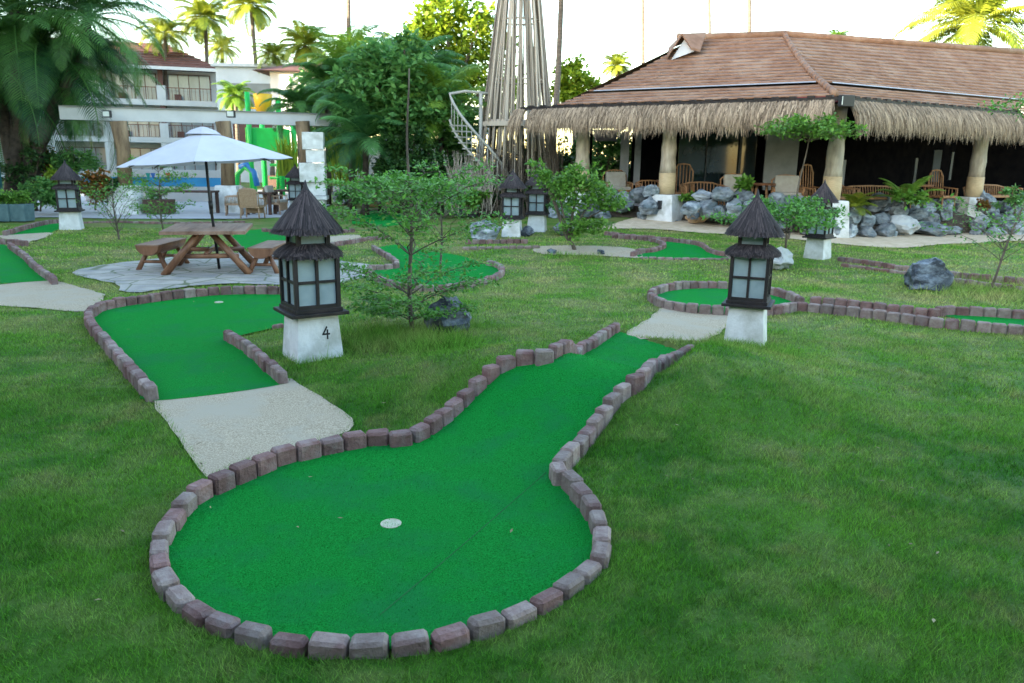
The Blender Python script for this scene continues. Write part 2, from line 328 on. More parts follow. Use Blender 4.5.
class MB:
    def __init__(s): s.v = []; s.f = []; s.r = []; s.cur = 0.5
    def add(s, V, F):
        o = len(s.v); s.v += [tuple(v) for v in V]; s.f += [tuple(i + o for i in f) for f in F]; s.r += [s.cur] * len(V)
    def box(s, c, d, rz=0.0, taper=1.0, rot=None):
        x, y, z = d[0] / 2, d[1] / 2, d[2] / 2
        V = [(-x,-y,-z),(x,-y,-z),(x,y,-z),(-x,y,-z),(-x*taper,-y*taper,z),(x*taper,-y*taper,z),(x*taper,y*taper,z),(-x*taper,y*taper,z)]
        Rm = rot if rot is not None else Matrix.Rotation(rz, 3, 'Z')
        s.add([Rm @ Vector(v) + Vector(c) for v in V], [(0,3,2,1),(4,5,6,7),(0,1,5,4),(1,2,6,5),(2,3,7,6),(3,0,4,7)]); return s
    def bar(s, a, b, w, h=None):
        a, b = Vector(a), Vector(b); d = b - a; q = d.to_track_quat('Z', 'Y').to_matrix()
        s.box((a + b) / 2, (w, h or w, d.length), rot=q); return s
    def tube(s, P, r, n=8, cap=True):
        P = [Vector(p) for p in P]; k = len(P)
        if not isinstance(r, (list, tuple)): r = [r] * k
        V = []; F = []; up = None
        for i in range(k):
            d = (P[min(i + 1, k - 1)] - P[max(i - 1, 0)]).normalized()
            if up is None: up = d.orthogonal().normalized()
            up = (up - d * up.dot(d)).normalized() if (up - d * up.dot(d)).length > 1e-6 else d.orthogonal().normalized()
            w = d.cross(up)
            for j in range(n):
                a = 2 * PI * j / n; V.append(P[i] + (up * math.cos(a) + w * math.sin(a)) * r[i])
        for i in range(k - 1):
            for j in range(n): F.append((i*n+j, i*n+(j+1)%n, (i+1)*n+(j+1)%n, (i+1)*n+j))
        if cap: F.append(tuple(range(n))[::-1]); F.append(tuple(range((k-1)*n, k*n)))
        s.add(V, F); return s
    def lathe(s, prof, n=24, c=(0,0,0), sq=None, rz=0.0):
        V = []; F = []; k = len(prof)
        for r, z in prof:
            for j in range(n):
                a = 2 * PI * (j + 0.5) / n + rz; V.append((c[0] + r * math.cos(a), c[1] + r * math.sin(a), c[2] + z))
        for i in range(k - 1):
            for j in range(n): F.append((i*n+j, i*n+(j+1)%n, (i+1)*n+(j+1)%n, (i+1)*n+j))
        F.append(tuple(range(n))[::-1]); F.append(tuple(range((k-1)*n, k*n)))
        s.add(V, F); return s
    def quad(s, a, b, c, d): s.add([a, b, c, d], [(0,1,2,3)]); return s
    def mesh(s, name, smooth=False, bevel=0.0):
        me = bpy.data.meshes.new(name); me.from_pydata(s.v, [], s.f); me.update()
        a = me.attributes.new('rnd', 'FLOAT', 'POINT'); a.data.foreach_set('value', np.array(s.r, np.float32))
        if bevel:
            bm = bmesh.new(); bm.from_mesh(me); bmesh.ops.bevel(bm, geom=list(bm.edges), offset=bevel, segments=2, affect='EDGES', profile=0.6); bm.to_mesh(me); bm.free()
        if smooth:
            for p in me.polygons: p.use_smooth = True
        return me
    def build(s, name, m, parent=None, smooth=False, bevel=0.0, loc=None, rot=None):
        return link(name, s.mesh(name, smooth, bevel), m, parent, loc, rot)
def copy_tree(o, parent=None):
    c = o.copy(); COL.objects.link(c)
    if parent: c.parent = parent
    for ch in list(o.children): copy_tree(ch, c)
    return c

# ------------------------------------------------------------------ sheets on the ground
def sheet(name, P, m, off, cell=0.12, thick=0.05):
    P = list(P); n = len(P); xs = [p[0] for p in P]; ys = [p[1] for p in P]
    gx = np.arange(min(xs), max(xs), cell); gy = np.arange(min(ys), max(ys), cell)
    X, Y = np.meshgrid(gx, gy); X = X.ravel() + rng.uniform(-.1, .1, X.size) * cell; Y = Y.ravel() + rng.uniform(-.1, .1, Y.size) * cell
    k = inside(X, Y, P); X, Y = X[k], Y[k]
    d = segdist(X, Y, P + [P[0]]); k = d > cell * 0.35; X, Y = X[k], Y[k]
    pts = [Vector(p) for p in P] + [Vector((a, b)) for a, b in zip(X, Y)]
    V, E, F, *_ = geometry.delaunay_2d_cdt(pts, [(i, (i + 1) % n) for i in range(n)], [], 1, 1e-5)
    V = np.array([(v.x, v.y) for v in V]); z = T(V[:, 0], V[:, 1]) + off
    me = bpy.data.meshes.new(name)
    me.from_pydata([(a, b, c) for (a, b), c in zip(V, z)], [], [tuple(f) for f in F]); me.update()
    bm = bmesh.new(); bm.from_mesh(me); bmesh.ops.recalc_face_normals(bm, faces=bm.faces)
    if bm.faces and sum(f.normal.z for f in bm.faces) < 0: bmesh.ops.reverse_faces(bm, faces=bm.faces)
    for f in bm.faces: f.smooth = True
    bm.to_mesh(me); bm.free()
    return link(name, me, m)

# the lawn: one sheet to the horizon, sunk a little under every green and path
def axis(segs):
    out = []
    for a, b, s in segs: out += list(np.arange(a, b, s))
    return np.array(out + [segs[-1][1]])
ax = axis([(-400,-100,60),(-100,-40,10),(-40,-14,1.0),(-14,-9,0.2),(-9,7,0.075),(7,16,0.2),(16,40,1.0),(40,100,10),(100,400,60)])
ay = axis([(-60,-2,4),(-2,2,0.4),(2,15,0.075),(15,27,0.16),(27,60,1.5),(60,120,10),(120,600,60)])
GX, GY = np.meshgrid(ax, ay); gx, gy = GX.ravel(), GY.ravel()
sunk = np.zeros(gx.shape, bool)
for P in GREENS + PAVED: sunk |= inside(gx, gy, P)
gz = T(gx, gy) + rng.normal(0, 0.004, gx.shape); gz[sunk] = T(gx[sunk], gy[sunk]) - 0.035
nx, ny = len(ax), len(ay); I = np.arange(nx * ny).reshape(ny, nx)
F = np.stack([I[:-1, :-1], I[:-1, 1:], I[1:, 1:], I[1:, :-1]], -1).reshape(-1, 4)
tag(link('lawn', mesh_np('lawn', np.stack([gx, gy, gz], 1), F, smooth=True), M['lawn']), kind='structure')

for nm, P, m, off, cell in (('path', P1, 'path', 0.006, .12), ('path', P2, 'path', 0.006, .2), ('path', P3, 'path', 0.006, .12), ('path', P4, 'path', 0.01, .3),
                      ('path', P5, 'path', 0.01, .4), ('path', P6, 'path', 0.01, .4), ('stone_patio', PATIO, 'patio', 0.012, .25), ('sand_strip', SAND, 'sand', 0.01, .35), ('pool_deck', DECK, 'deck', 0.012, .8)):
    P = smooth_line(P, True, 0.15) if nm not in ('pool_deck',) else P
    if nm in ('path', 'sand_strip', 'stone_patio'):
        P = [(x + 0.012 * math.sin(i * 2.1) * (1 + .04 * y), y + 0.012 * math.sin(i * 1.7 + 1) * (1 + .04 * y)) for i, (x, y) in enumerate(P)]
    tag(sheet(nm, P, M[m], off, cell), kind='structure')
greens = [
 ('putting_green', MAIN_POLY, 0.0, 'large bright green putting green in the foreground with a hump and pale cup lid', .08),
 ('putting_green', smooth_line(G2, True, .15), 0.0, 'bright green putting green between the picnic table and the lantern marked 4', .12),
 ('putting_green', G3, 0.0, 'green carpet cut by the left photo edge beside the curved block border', .2),
 ('putting_green', G4, 0.0, 'small green carpet sliver behind the lantern near the potted plants', .3),
 ('putting_green', G5, 0.0, 'small bright green carpet just behind the picnic table', .3),
 ('putting_green', smooth_line(G6, True, .15), 0.0, 'boot shaped green carpet seen through the branches of the tall layered sapling', .2),
 ('putting_green', G7, 0.0, 'distant green carpet in front of the tan rocks', .3),
 ('putting_green', smooth_line(G8, True, .15), 0.0, 'round green carpet ringed by blocks behind the lantern on the right', .2),
 ('putting_green', G9, 0.0, 'curved green carpet in front of the sand strip and restaurant rocks', .3),
 ('putting_green', G10, 0.0, 'narrow green carpet strip between two block rows at the right edge', .3)]
for nm, P, off, lab, cell in greens:
    o = sheet(nm, P, M['carpet'], 0.008, cell); tag(o, lab, 'putting green', 'putting greens of the mini golf course')
    if P is MAIN_POLY:
        def pile(P, y0, y1, dn, w_, h_):
            a_ = np.array(P); n = int((a_[:, 0].max() - a_[:, 0].min()) * (y1 - y0) * dn); x = rng.uniform(a_[:, 0].min(), a_[:, 0].max(), n); y = rng.uniform(y0, y1, n); k = inside(x, y, P); x, y = x[k], y[k]; n = len(x)
            z = T(x, y) + .006; a = rng.uniform(0, 6.283, n); hh = h_ * rng.uniform(.5, 1.3, n); lx, ly = rng.normal(.003, .005, n), rng.normal(.004, .005, n); dx, dy = np.cos(a) * w_ / 2, np.sin(a) * w_ / 2
            V = np.stack([np.stack([x - dx, y - dy, z], 1), np.stack([x + dx, y + dy, z], 1), np.stack([x + lx, y + ly, z + hh], 1)], 1).reshape(-1, 3); return V, np.repeat(np.clip(rng.normal(.5, .28, n), 0, 1), 3)
        V1, r1 = pile(P, 2.5, 4.3, 9000, .0042, .009); V2, r2 = pile(P, 4.3, 6.6, 5500, .0058, .010); V3, r3 = pile(P, 6.6, 9, 2500, .008, .010); V = np.concatenate([V1, V2, V3])
        M['pile'] = mat('carpet_pile', (0.003, 0.125, 0.012), (0.018, 0.420, 0.070), attr=True, rough=.8, spec=.1)
        link('carpet_pile', mesh_np('carpet_pile', V, np.arange(len(V)).reshape(-1, 3), np.concatenate([r1, r2, r3])), M['pile'], o)['kind'] = 'stuff'
        c = W(391, 525); mb = MB(); mb.lathe([(0.056, -0.01), (0.056, 0.009), (0.054, 0.010), (0.050, 0.010), (0.049, 0.008), (0.01, 0.008)], 28, (c.x, c.y, c.z + 0.002)); mb.build('cup_lid', M['cup'], o)
        for a, b in (((380, 617), (546, 474)),):
            A, Bq = W(*a), W(*b); mb = MB(); n = 24; w = 0.0028; dr = (Bq - A).normalized(); sd = Vector((-dr.y, dr.x, 0)) * w
            for i in range(n):
                p, q = A.lerp(Bq, i / n), A.lerp(Bq, (i + 1) / n); p.z = Tz(p.x, p.y) + .011; q.z = Tz(q.x, q.y) + .011
                mb.quad(p - sd, q - sd, q + sd, p + sd)
            mb.build('seam', M['seam'], o)
    if lab.startswith('bright green putting'):
        c = W(219, 303); mb = MB(); mb.lathe([(0.056, -0.01), (0.056, 0.012), (0.050, 0.015)], 20, (c.x, c.y, c.z + 0.002)); mb.build('cup_lid', M['cup'], o)

# ------------------------------------------------------------------ block borders
def block_mesh(k):
    rr = random.Random(k); bm = bmesh.new(); bmesh.ops.create_cube(bm, size=1.0)
    for v in bm.verts:
        s = 1 if v.co.z < 0 else rr.uniform(.88, .96)
        v.co.x *= s + rr.uniform(-.02, .02); v.co.y *= s + rr.uniform(-.02, .02); v.co.z += rr.uniform(-.03, .03) if v.co.z > 0 else 0
    bmesh.ops.scale(bm, vec=(0.160, 0.095, 0.22), verts=bm.verts)
    bmesh.ops.bevel(bm, geom=[e for e in bm.edges if max(v.co.z for v in e.verts) > 0], offset=rr.uniform(.012, .019), segments=1, affect='EDGES')
    for f in bm.faces: f.smooth = False
    me = bpy.data.meshes.new('edging_block'); bm.to_mesh(me); bm.free(); return me
BL = [block_mesh(k) for k in range(8)]; BLG = [b.copy() for b in BL]
for b in BL: b.materials.append(M['block'])
for b in BLG: b.materials.append(M['block_grey'])
BORDER_LINES = []
def border(line, label, grey=0.25, sc=1.0, h=0.12, cat='block border', closed=False):
    L_ = smooth_line(line, False, 0.04); BORDER_LINES.append(L_)
    pts = [Vector(p) for p in L_]; cum = [0.0]
    for i in range(1, len(pts)): cum.append(cum[-1] + (pts[i] - pts[i - 1]).length)
    tot = cum[-1]; pitch = 0.163 * sc; n = max(2, int(round(tot / pitch)))
    mid = pts[len(pts) // 2]; root = empty('block_border', (mid.x, mid.y, Tz(mid.x, mid.y)), 0, label, cat, 'block borders of the mini golf greens')
    j = 0
    for i in range(n):
        s = (i + 0.5) * tot / n
        while j < len(cum) - 2 and cum[j + 1] < s: j += 1
        f = (s - cum[j]) / max(1e-6, cum[j + 1] - cum[j]); p = pts[j].lerp(pts[j + 1], f)
        k0, k1 = max(0, j - 2), min(len(pts) - 1, j + 3); t = (pts[k1] - pts[k0]).normalized()
        g = grey(i / n, p) if callable(grey) else grey
        o = link('edging_block', random.choice(BLG if random.random() < g else BL), None, root)
        z = Tz(p.x, p.y); hh = (h(p) if callable(h) else h) + random.uniform(-.009, .009)
        o.scale = (tot / n / 0.160 * 0.985, sc * random.uniform(.92, 1.05), 1)
        o.rotation_euler = (random.uniform(-.05, .05), random.uniform(-.05, .05), math.atan2(t.y, t.x) + random.uniform(-.05, .05))
        nrm = Vector((-t.y, t.x)) * random.uniform(-.008, .008)
        o.location = (p.x + nrm.x - mid.x, p.y + nrm.y - mid.y, z + hh - 0.11 - Tz(mid.x, mid.y))
    return root
border(B_MAIN, 'long curving border of reddish and grey blocks around the large foreground green', lambda f, p: 0.75 if (p.x > -0.1 and f > .6) else (0.5 if p.y < 4.0 else 0.15), h=lambda p: .062 + .05 * float(sstep(3.3, 4.3, p.y)))
border(B2_LEFT, 'curved block border on the left and rear of the green by the picnic table', lambda f, p: .75 if f < .3 else .15, h=.12)
border(B2_FRONT, 'short stepped row of reddish blocks left of the lantern marked 4', .2, .9, .12)
border(B2_SHORT, 'short row of low pale blocks half hidden behind the lantern marked 4', .9, .9, .05)
border(B3_ROW, 'short straight block row behind the carpet at the left photo edge', .1, h=.12)
border(B3, 'curved row of pale topped blocks along the right of the left edge carpet', .55, h=.12)
border(B4, 'curved reddish block row between the pool deck and small green sliver', .1, h=.12)
border(KERB, 'low worn kerb of blocks along the pool deck behind the bare shrub', .3, h=.06)
border(B6A, 'reddish block row behind the lantern roof, close to the rattan chairs', .1, h=.10)
border(B6B, 'reddish block row between the pale path and grass left of the sapling', .1, h=.10)
border(B7, 'winding pale block border around the boot shaped green behind the sapling', .8, h=.10)
border(B_G7, 'low reddish block row under the tan rocks', .2, h=.08)
border(B8, 'round block ring with a long front row running to the right edge', lambda f, p: .3 if p.y > 11.6 and f < .35 else .7, h=.12)
border(B8_UP, 'long reddish rear block row right of the ringed green', .1, h=.12)
border(B9, 'wavy reddish block border between the sand strip and curved green', .1, h=.10)
border(B9_LOOP, 'looped reddish block border around the grass tongue by the curved green', .2, h=.10)
border(B9_FRONT, 'low pale block row along the front of the curved green', .9, h=.04)
border(B11, 'straight reddish block row just in front of the paired lanterns', .1, h=.10)
border(B11_FRONT, 'straight low pale block row in front of the reddish row and paired lanterns', .95, h=.06)
border(B10_BACK, 'reddish block row running behind the dark boulder on the right lawn', .1, h=.10)
border(B10_FRONT, 'pale topped block row passing the dark boulder on the right lawn', .7, h=.06)

# ------------------------------------------------------------------ grass blades
def grass():
    VV = []; RR = []
    def scatter(x0, x1, y0, y1, dens, w, h, tuft=None, hs=(.6, 1.2)):
        n = int((x1 - x0) * (y1 - y0) * dens)
        x = rng.uniform(x0, x1, n); y = rng.uniform(y0, y1, n)
        k = np.abs(x) < 0.70 * y + 3.6; x, y = x[k], y[k]
        if tuft is not None:
            k = rng.uniform(0, 1, len(x)) < tuft(x, y); x, y = x[k], y[k]
        bad = np.zeros(len(x), bool)
        for P in GREENS: bad |= inside(x, y, P)
        jx, jy = x + rng.normal(0, .022, len(x)), y + rng.normal(0, .022, len(x))
        for P in PAVED: bad |= inside(jx, jy, P)
        if y0 < 12.5:
            for L_ in BORDER_LINES:
                a = np.array(L_)
                if a[:, 1].min() > y1 + .2 or a[:, 1].max() < y0 - .2: continue
                bad |= segdist(x, y, L_[::4] + [L_[-1]]) < 0.055
        x, y = x[~bad], y[~bad]; n = len(x); z = T(x, y) - 0.006
        a = rng.uniform(0, 2 * PI, n); hh = h * rng.uniform(hs[0], hs[1], n) * (0.9 + 0.2 * np.sin(x * 3.1 + 1.7 * y) * np.sin(2.3 * y - x)); ww = w * rng.uniform(.7, 1.3, n)
        la = rng.uniform(0, 2 * PI, n); le = hh * rng.uniform(.2, 1.1, n)
        dx, dy = np.cos(a) * ww / 2, np.sin(a) * ww / 2
        V = np.stack([np.stack([x - dx, y - dy, z], 1), np.stack([x + dx, y + dy, z], 1), np.stack([x + np.cos(la) * le, y + np.sin(la) * le, z + hh], 1)], 1)
        VV.append(V.reshape(-1, 3)); RR.append(np.repeat(rng.uniform(0, 1, n), 3))
    scatter(-6.2, 6.2, 2.1, 4.2, 12500, .0041, .039)
    scatter(-7.5, 7.5, 4.2, 6.2, 7500, .0054, .039)
    scatter(-9.5, 9.5, 6.2, 9, 3600, .0076, .037)
    scatter(-12.5, 12.5, 9, 13, 1300, .013, .040)
    scatter(-17, 18, 13, 21, 300, .026, .042)
    # longer tufts against lanterns, trunks and the mound on the right
    def blob(cx, cy, r): return lambda x, y: np.exp(-((x - cx) ** 2 + (y - cy) ** 2) / (r * r))
    for px, py, r, hgt, d in ((313, 362, .30, .10, 3500), (262, 355, .25, .08, 2600), (735, 352, .45, .10, 3600), (402, 342, .52, .19, 6000), (685, 360, .50, .085, 4200), (650, 366, .22, .08, 3000),
                         (558, 468, .10, .07, 3500), (575, 255, .5, .12, 1200), (985, 290, .8, .16, 1300), (446, 325, .35, .06, 2500), (232, 322, .25, .07, 2500)):
        c = W(px, py); scatter(c.x - 1.6*r, c.x + 1.6*r, c.y - 1.6*r, c.y + 1.6*r, d, .006 * max(1, c.y / 8), hgt, blob(c.x, c.y, r), (.35, 1.2))
    for bi, (dn, hh) in enumerate(((2600, .050), (2200, .055), (2200, .06), (2200, .05))):
        L_ = BORDER_LINES[bi]; a = np.array(L_); sub = L_[::4] + [L_[-1]]
        scatter(a[:, 0].min() - .2, a[:, 0].max() + .2, a[:, 1].min() - .2, a[:, 1].max() + .2, dn, .0055, hh, lambda x, y: (segdist(x, y, sub) < .10) * (.35 + .65 * (np.sin(x * 5.3 + y * 2) * np.sin(y * 4.1 - x) > -.1)), (.35, 1.2))
    V = np.concatenate(VV); Fc = np.arange(len(V)).reshape(-1, 3)
    o = link('grass', mesh_np('grass', V, Fc, np.concatenate(RR)), M['blade']); tag(o, 'short green lawn grass with drier patches around the greens', 'grass', kind='stuff')
grass()

# fallen leaves
mb = MB()
for k in range(110):
    y = random.uniform(2.6, 14); x = random.uniform(-.66, .66) * y; z = Tz(x, y) + random.uniform(.014, .03); a = random.uniform(0, 6.28); l = random.uniform(.008, .022); mb.cur = random.random()
    c_, s_ = math.cos(a) * l, math.sin(a) * l
    mb.add([(x - c_, y - s_, z), (x + s_ * .4, y - c_ * .4, z + .004), (x + c_, y + s_, z + random.uniform(0, .012)), (x - s_ * .4, y + c_ * .4, z + .004)], [(0,1,2,3)])
M['litter'] = mat('dry_leaf', (0.09, 0.06, 0.03), (0.36, 0.31, 0.16), attr=True, rough=0.8)
tag(mb.build('fallen_leaves', M['litter']), 'small dry leaves scattered over lawn and greens', 'leaf litter', kind='stuff')
# ------------------------------------------------------------------ lanterns
def thatch_cone(profile, n, jit=0.012, seed=1, strands=1300, w=.010):
    """profile: (radius, z) from rim to apex; a solid core plus many thatch strands laid down the slope"""
    rr = random.Random(seed); core = MB(); core.cur = 0.25
    core.lathe([(r * .985, z - .006) for r, z in profile], n)
    P = profile; s = core
    for k in range(strands):
        a = rr.uniform(0, 2 * PI); t0 = rr.random() ** 0.6; t0 = 1 - t0; t1 = min(1, t0 + rr.uniform(.18, .5)); s.cur = rr.random() ** 1.6
        def at(t):
            f = t * (len(P) - 1); i = min(int(f), len(P) - 2); u = f - i
            return P[i][0] + (P[i+1][0] - P[i][0]) * u, P[i][1] + (P[i+1][1] - P[i][1]) * u
        (r0, z0), (r1, z1) = at(t0), at(t1); ov = rr.uniform(0, .03) if t0 < .06 else 0
        r0 += ov * .6; z0 -= ov; off = rr.uniform(.001, jit); da = w / max(.06, r0); db = w * .5 / max(.05, r1); a1 = a + rr.uniform(-.05, .05)
        s.add([((r0 + off) * math.cos(a - da), (r0 + off) * math.sin(a - da), z0 + off), ((r0 + off) * math.cos(a + da), (r0 + off) * math.sin(a + da), z0 + off),
               ((r1 + off*.6) * math.cos(a1 + db), (r1 + off*.6) * math.sin(a1 + db), z1 + off*.6), ((r1 + off*.6) * math.cos(a1 - db), (r1 + off*.6) * math.sin(a1 - db), z1 + off*.6)], [(0,1,2,3)])
    return s
def make_lantern(number=False, label='', loc=(0,0,0), rz=0.0, tray=True):
    root = empty('garden_lantern', loc, rz, label, 'lantern', 'thatched garden lanterns on white plinths')
    b = MB(); b.box((0,0,.20), (.52,.52,.52), taper=.84); ped = b.build('pedestal', M['plaster'], root, bevel=.012)
    if number:
        n = MB(); y = -.245
        def P(x, z): return Vector((x, -.26 + (z + .06) * .08 - .003, z))
        for a, c in (((.085, .345), (.035, .265)), ((.028, .268), (.115, .268)), ((.088, .315), (.084, .215))):
            A, C_ = P(*a), P(*c); d = (C_ - A).normalized(); sd = Vector((-d.z, 0, d.x)) * .009
            n.add([A - sd, C_ - sd, C_ + sd, A + sd], [(0,1,2,3)])
        n.build('number', M['number'], ped)
    b = MB(); b.box((0,0,.48), (.62,.62,.035)); b.box((0,0,.515), (.52,.52,.04)); b.build('base_tray', M['darkwood'], root, bevel=.006)
    f = MB(); w = .225
    for sx in (-1, 1):
        for sy in (-1, 1): f.box((sx * w, sy * w, .80), (.042, .042, .54))
    for s in (-1, 1):
        for z, h in ((.552, .036), (1.05, .04)):
            f.box((0, s * w, z), (.402, .046, h)); f.box((s * w, 0, z), (.046, .402, h))
        f.box((0, s * w, .80), (.03, .036, .455)); f.box((s * w, 0, .80), (.036, .03, .455))
        for q in (-1, 1):
            f.box((q * .108, s * w, .80), (.182, .030, .026)); f.box((s * w, q * .108, .80), (.030, .182, .026))
    f.build('body_frame', M['darkwood'], root)
    for a in range(4):
        p = MB(); Rm = Matrix.Rotation(a * PI / 2, 3, 'Z'); p.box(Rm @ Vector((0, -w + .012, .80)), (.40, .006, .46), rot=Rm); p.build('window_pane', M['frost'], root)
    low = thatch_cone([(.36, 1.045), (.345, 1.075), (.30, 1.115), (.20, 1.165)], 20, .010, 3, 1300, .007); low.build('lower_roof', M['darkthatch'], root)
    u = MB(); w2 = .155
    for sx in (-1, 1):
        for sy in (-1, 1): u.box((sx * w2, sy * w2, 1.215), (.045, .045, .17))
    for s in (-1, 1):
        u.box((0, s * w2, 1.155), (.264, .04, .035)); u.box((s * w2, 0, 1.155), (.04, .264, .035)); u.box((0, s * w2, 1.282), (.264, .04, .035)); u.box((s * w2, 0, 1.282), (.04, .264, .035))
    u.build('upper_frame', M['darkwood'], root)
    for a in range(4):
        p = MB(); Rm = Matrix.Rotation(a * PI / 2, 3, 'Z'); p.box(Rm @ Vector((0, -w2 + .008, 1.218)), (.262, .006, .09), rot=Rm); p.build('upper_pane', M['frost'], root)
    top = thatch_cone([(.375, 1.275), (.335, 1.33), (.245, 1.425), (.155, 1.53), (.085, 1.61), (.045, 1.665), (.02, 1.69)], 22, .008, 5, 2600, .0055)
    top.build('upper_roof', M['darkthatch'], root); MB().lathe([(.062, 1.628), (.050, 1.66), (.022, 1.72), (.004, 1.785)], 12).build('finial', M['darkwood'], root, True)
    return root
lan = make_lantern(True)
def lantern(px, py, rz, label, sc=1.0, dz=0.0, proto=None):
    o = proto or copy_tree(plain); p = W(px, py); o.location = (p.x, p.y, p.z + dz); o.rotation_euler = (0, 0, rz); o.scale = sc if isinstance(sc, tuple) else (sc,) * 3; o['label'] = label
plain = None
lantern(313, 356, R(34), 'nearest left lantern with the number 4 painted on its white plinth', (.89, .89, .935), proto=lan)
plain = make_lantern(False)
lantern(745, 345, R(-23), 'lantern standing right of the pebble path in front of the ringed green', (.80, .80, .91), proto=plain)
lantern(817, 258, R(-44), 'lantern on the lawn before the restaurant rocks beside the white boulder', (.83, .83, .90))
lantern(512, 236, R(-8), 'left one of two lanterns side by side, behind the straight reddish blocks', .93)
lantern(537, 231, R(-10), 'right one of two lanterns side by side, below the bamboo tower', .93)
lantern(72, 229, R(19), 'lantern at the far left before the colourful shrub bed and big palm', .98)
lantern(297, 213, R(10), 'far dark lantern whose roof peeks above the lantern marked 4', .95)

# ------------------------------------------------------------------ picnic table, benches, parasol
tb = W(212, 270); t = empty('picnic_table', tb, R(14), 'wooden picnic table with splayed log legs on the flagstone patio', 'table')
mb = MB()
for i in range(6): mb.box((-.54 + i * .216, 0, .70), (.212, 1.62, .055))
mb.build('table_top', M['plank'], t, bevel=.006)
for sy in (-1, 1):
    for sx in (-1, 1):
        MB().tube([(sx * .66, sy * .60, 0), (sx * .10, sy * .56 + .05 * sx, .67)], [.062, .05], 10).build('leg', M['log'], t, True)
    MB().tube([(-.50, sy * .52, .30), (.50, sy * .52, .30)], .04, 8).build('cross_rail', M['log'], t, True)
MB().tube([(0, -.55, .34), (0, .55, .34)], .04, 8).build('stretcher', M['log'], t, True)
def bench(loc, rz, label):
    o = empty('log_bench', loc, rz, label, 'bench', 'half log benches by the picnic table')
    s = MB(); n = 12; P = []
    for yy, k in ((-.62, .93), (-.56, 1.0), (.56, 1.0), (.62, .93)):
        for i in range(n + 1):
            a = PI + PI * i / n; P.append((.20 * k * math.cos(a), yy, .43 + .17 * k * math.sin(a)))
    F = []; m = n + 1
    for r in range(3):
        for i in range(n): F.append((r*m+i, r*m+i+1, (r+1)*m+i+1, (r+1)*m+i))
        F.append((r*m+n, r*m, (r+1)*m, (r+1)*m+n))
    F += [tuple(range(m))[::-1], tuple(range(3*m, 4*m))]
    s.add(P, F); s.build('seat', M['log'], o)
    s = MB(); s.box((0, 0, .440), (.40, 1.24, .018)); s.build('seat_top', M['plank'], o, bevel=.005)
    for sy in (-1, 1):
        for sx in (-1, 1): MB().tube([(sx * .24, sy * .47, 0), (sx * .09, sy * .40, .32)], [.045, .038], 8).build('leg', M['log'], o, True)
        MB().tube([(-.17, sy * .44, .15), (.17, sy * .44, .15)], .026, 8).build('cross_rail', M['log'], o, True)
p = W(164, 267); bench((p.x, p.y, p.z), R(2), 'half log bench on the left of the picnic table')
p = W(271, 270); bench((p.x, p.y, p.z), R(2), 'half log bench right of the picnic table, next to the near lantern')
pc = atY(211, 160, 13.6)
pu = empty('parasol', (tb.x + .03, tb.y + .1, tb.z), 0, 'white garden parasol on a black pole through the picnic table', 'parasol')
mb = MB(); mb.tube([(.06, 0, 0), (-.02, 0, 1.2), (-.05, 0, 2.26)], .024, 10); mb.tube([(-.005, 0, 1.02), (-.012, 0, 1.16)], .036, 10); mb.build('pole', M['black'], pu, True)
apex = Vector((-.05, 0, 2.31)); nS = 8; rim = []
for k in range(nS):
    a = 2 * PI * k / nS + R(14); rim.append(Vector((1.40 * math.cos(a) - .03, 1.40 * math.sin(a), 1.79 + .10 * math.cos(a))))
V = []; F = []; m = 7
for k in range(nS):
    A, Bq = rim[k], rim[(k + 1) % nS]; o0 = len(V)
    for i in range(m):
        for j in range(m):
            u = i / (m - 1); w = j / (m - 1); e = A.lerp(Bq, w); q = apex.lerp(e, u)
            sag = 0.07 * u * (1 - u) * 4 * .5 + .05 * u * u * 4 * w * (1 - w)
            q = q + Vector((0, 0, .13 * u * (1 - u) * 0.6 - sag * 0.35)); inw = .05 * u * 4 * w * (1 - w); cxy = Vector((apex.x, apex.y, 0)); q = q + (Vector((apex.x - q.x, apex.y - q.y, 0)) * inw * .6)
            V.append(q)
    for i in range(m - 1):
        for j in range(m - 1): F.append((o0+i*m+j, o0+(i+1)*m+j, o0+(i+1)*m+j+1, o0+i*m+j+1))
mb = MB(); mb.add(V, F); mb.build('canopy', M['canvas'], pu)
mb = MB(); mb.lathe([(.28, 2.245), (.19, 2.31), (.03, 2.365)], 8, (-.05, 0, 0), rz=R(14) - PI / 8); mb.build('vent_cap', M['canvas'], pu)
for k in range(nS): MB().bar(apex - Vector((0, 0, .06)), rim[k] - Vector((0, 0, .03)), .016).build('rib', M['black'], pu)

# ------------------------------------------------------------------ boulders
def boulder(name, loc, dim, m, label, group=None, seed=0, rz=0.0, sub=3, rough=.22):
    bm = bmesh.new(); bmesh.ops.create_icosphere(bm, subdivisions=sub, radius=1.0); rr = random.Random(seed)
    sub = 4 if dim[0] * dim[2] > .15 else 3
    cuts = [(Vector((rr.gauss(0, 1), rr.gauss(0, 1), rr.gauss(0, .8))).normalized(), rr.uniform(.55, .85)) for _ in range(20)]
    off = Vector((rr.uniform(-50, 50),) * 3)
    from mathutils import noise as nz
    for v in bm.verts:
        c = v.co.normalized(); q = c.copy()
        for n_, d_ in cuts:
            k = q.dot(n_)
            if k > d_: q -= n_ * (k - d_) * .9
        q *= 1 + rough * nz.noise(c * 2.1 + off) + .09 * nz.noise(c * 6 + off) + .05 * nz.noise(c * 14 + off); v.co = q
        v.co.z = max(v.co.z, -.65)
    bmesh.ops.scale(bm, vec=(dim[0] / 2, dim[1] / 2, dim[2] / 1.72), verts=bm.verts)
    me = bpy.data.meshes.new(name); bm.to_mesh(me); bm.free()
    o = link(name, me, m, None, loc, (0, 0, rz)); return tag(o, label, 'boulder', group)
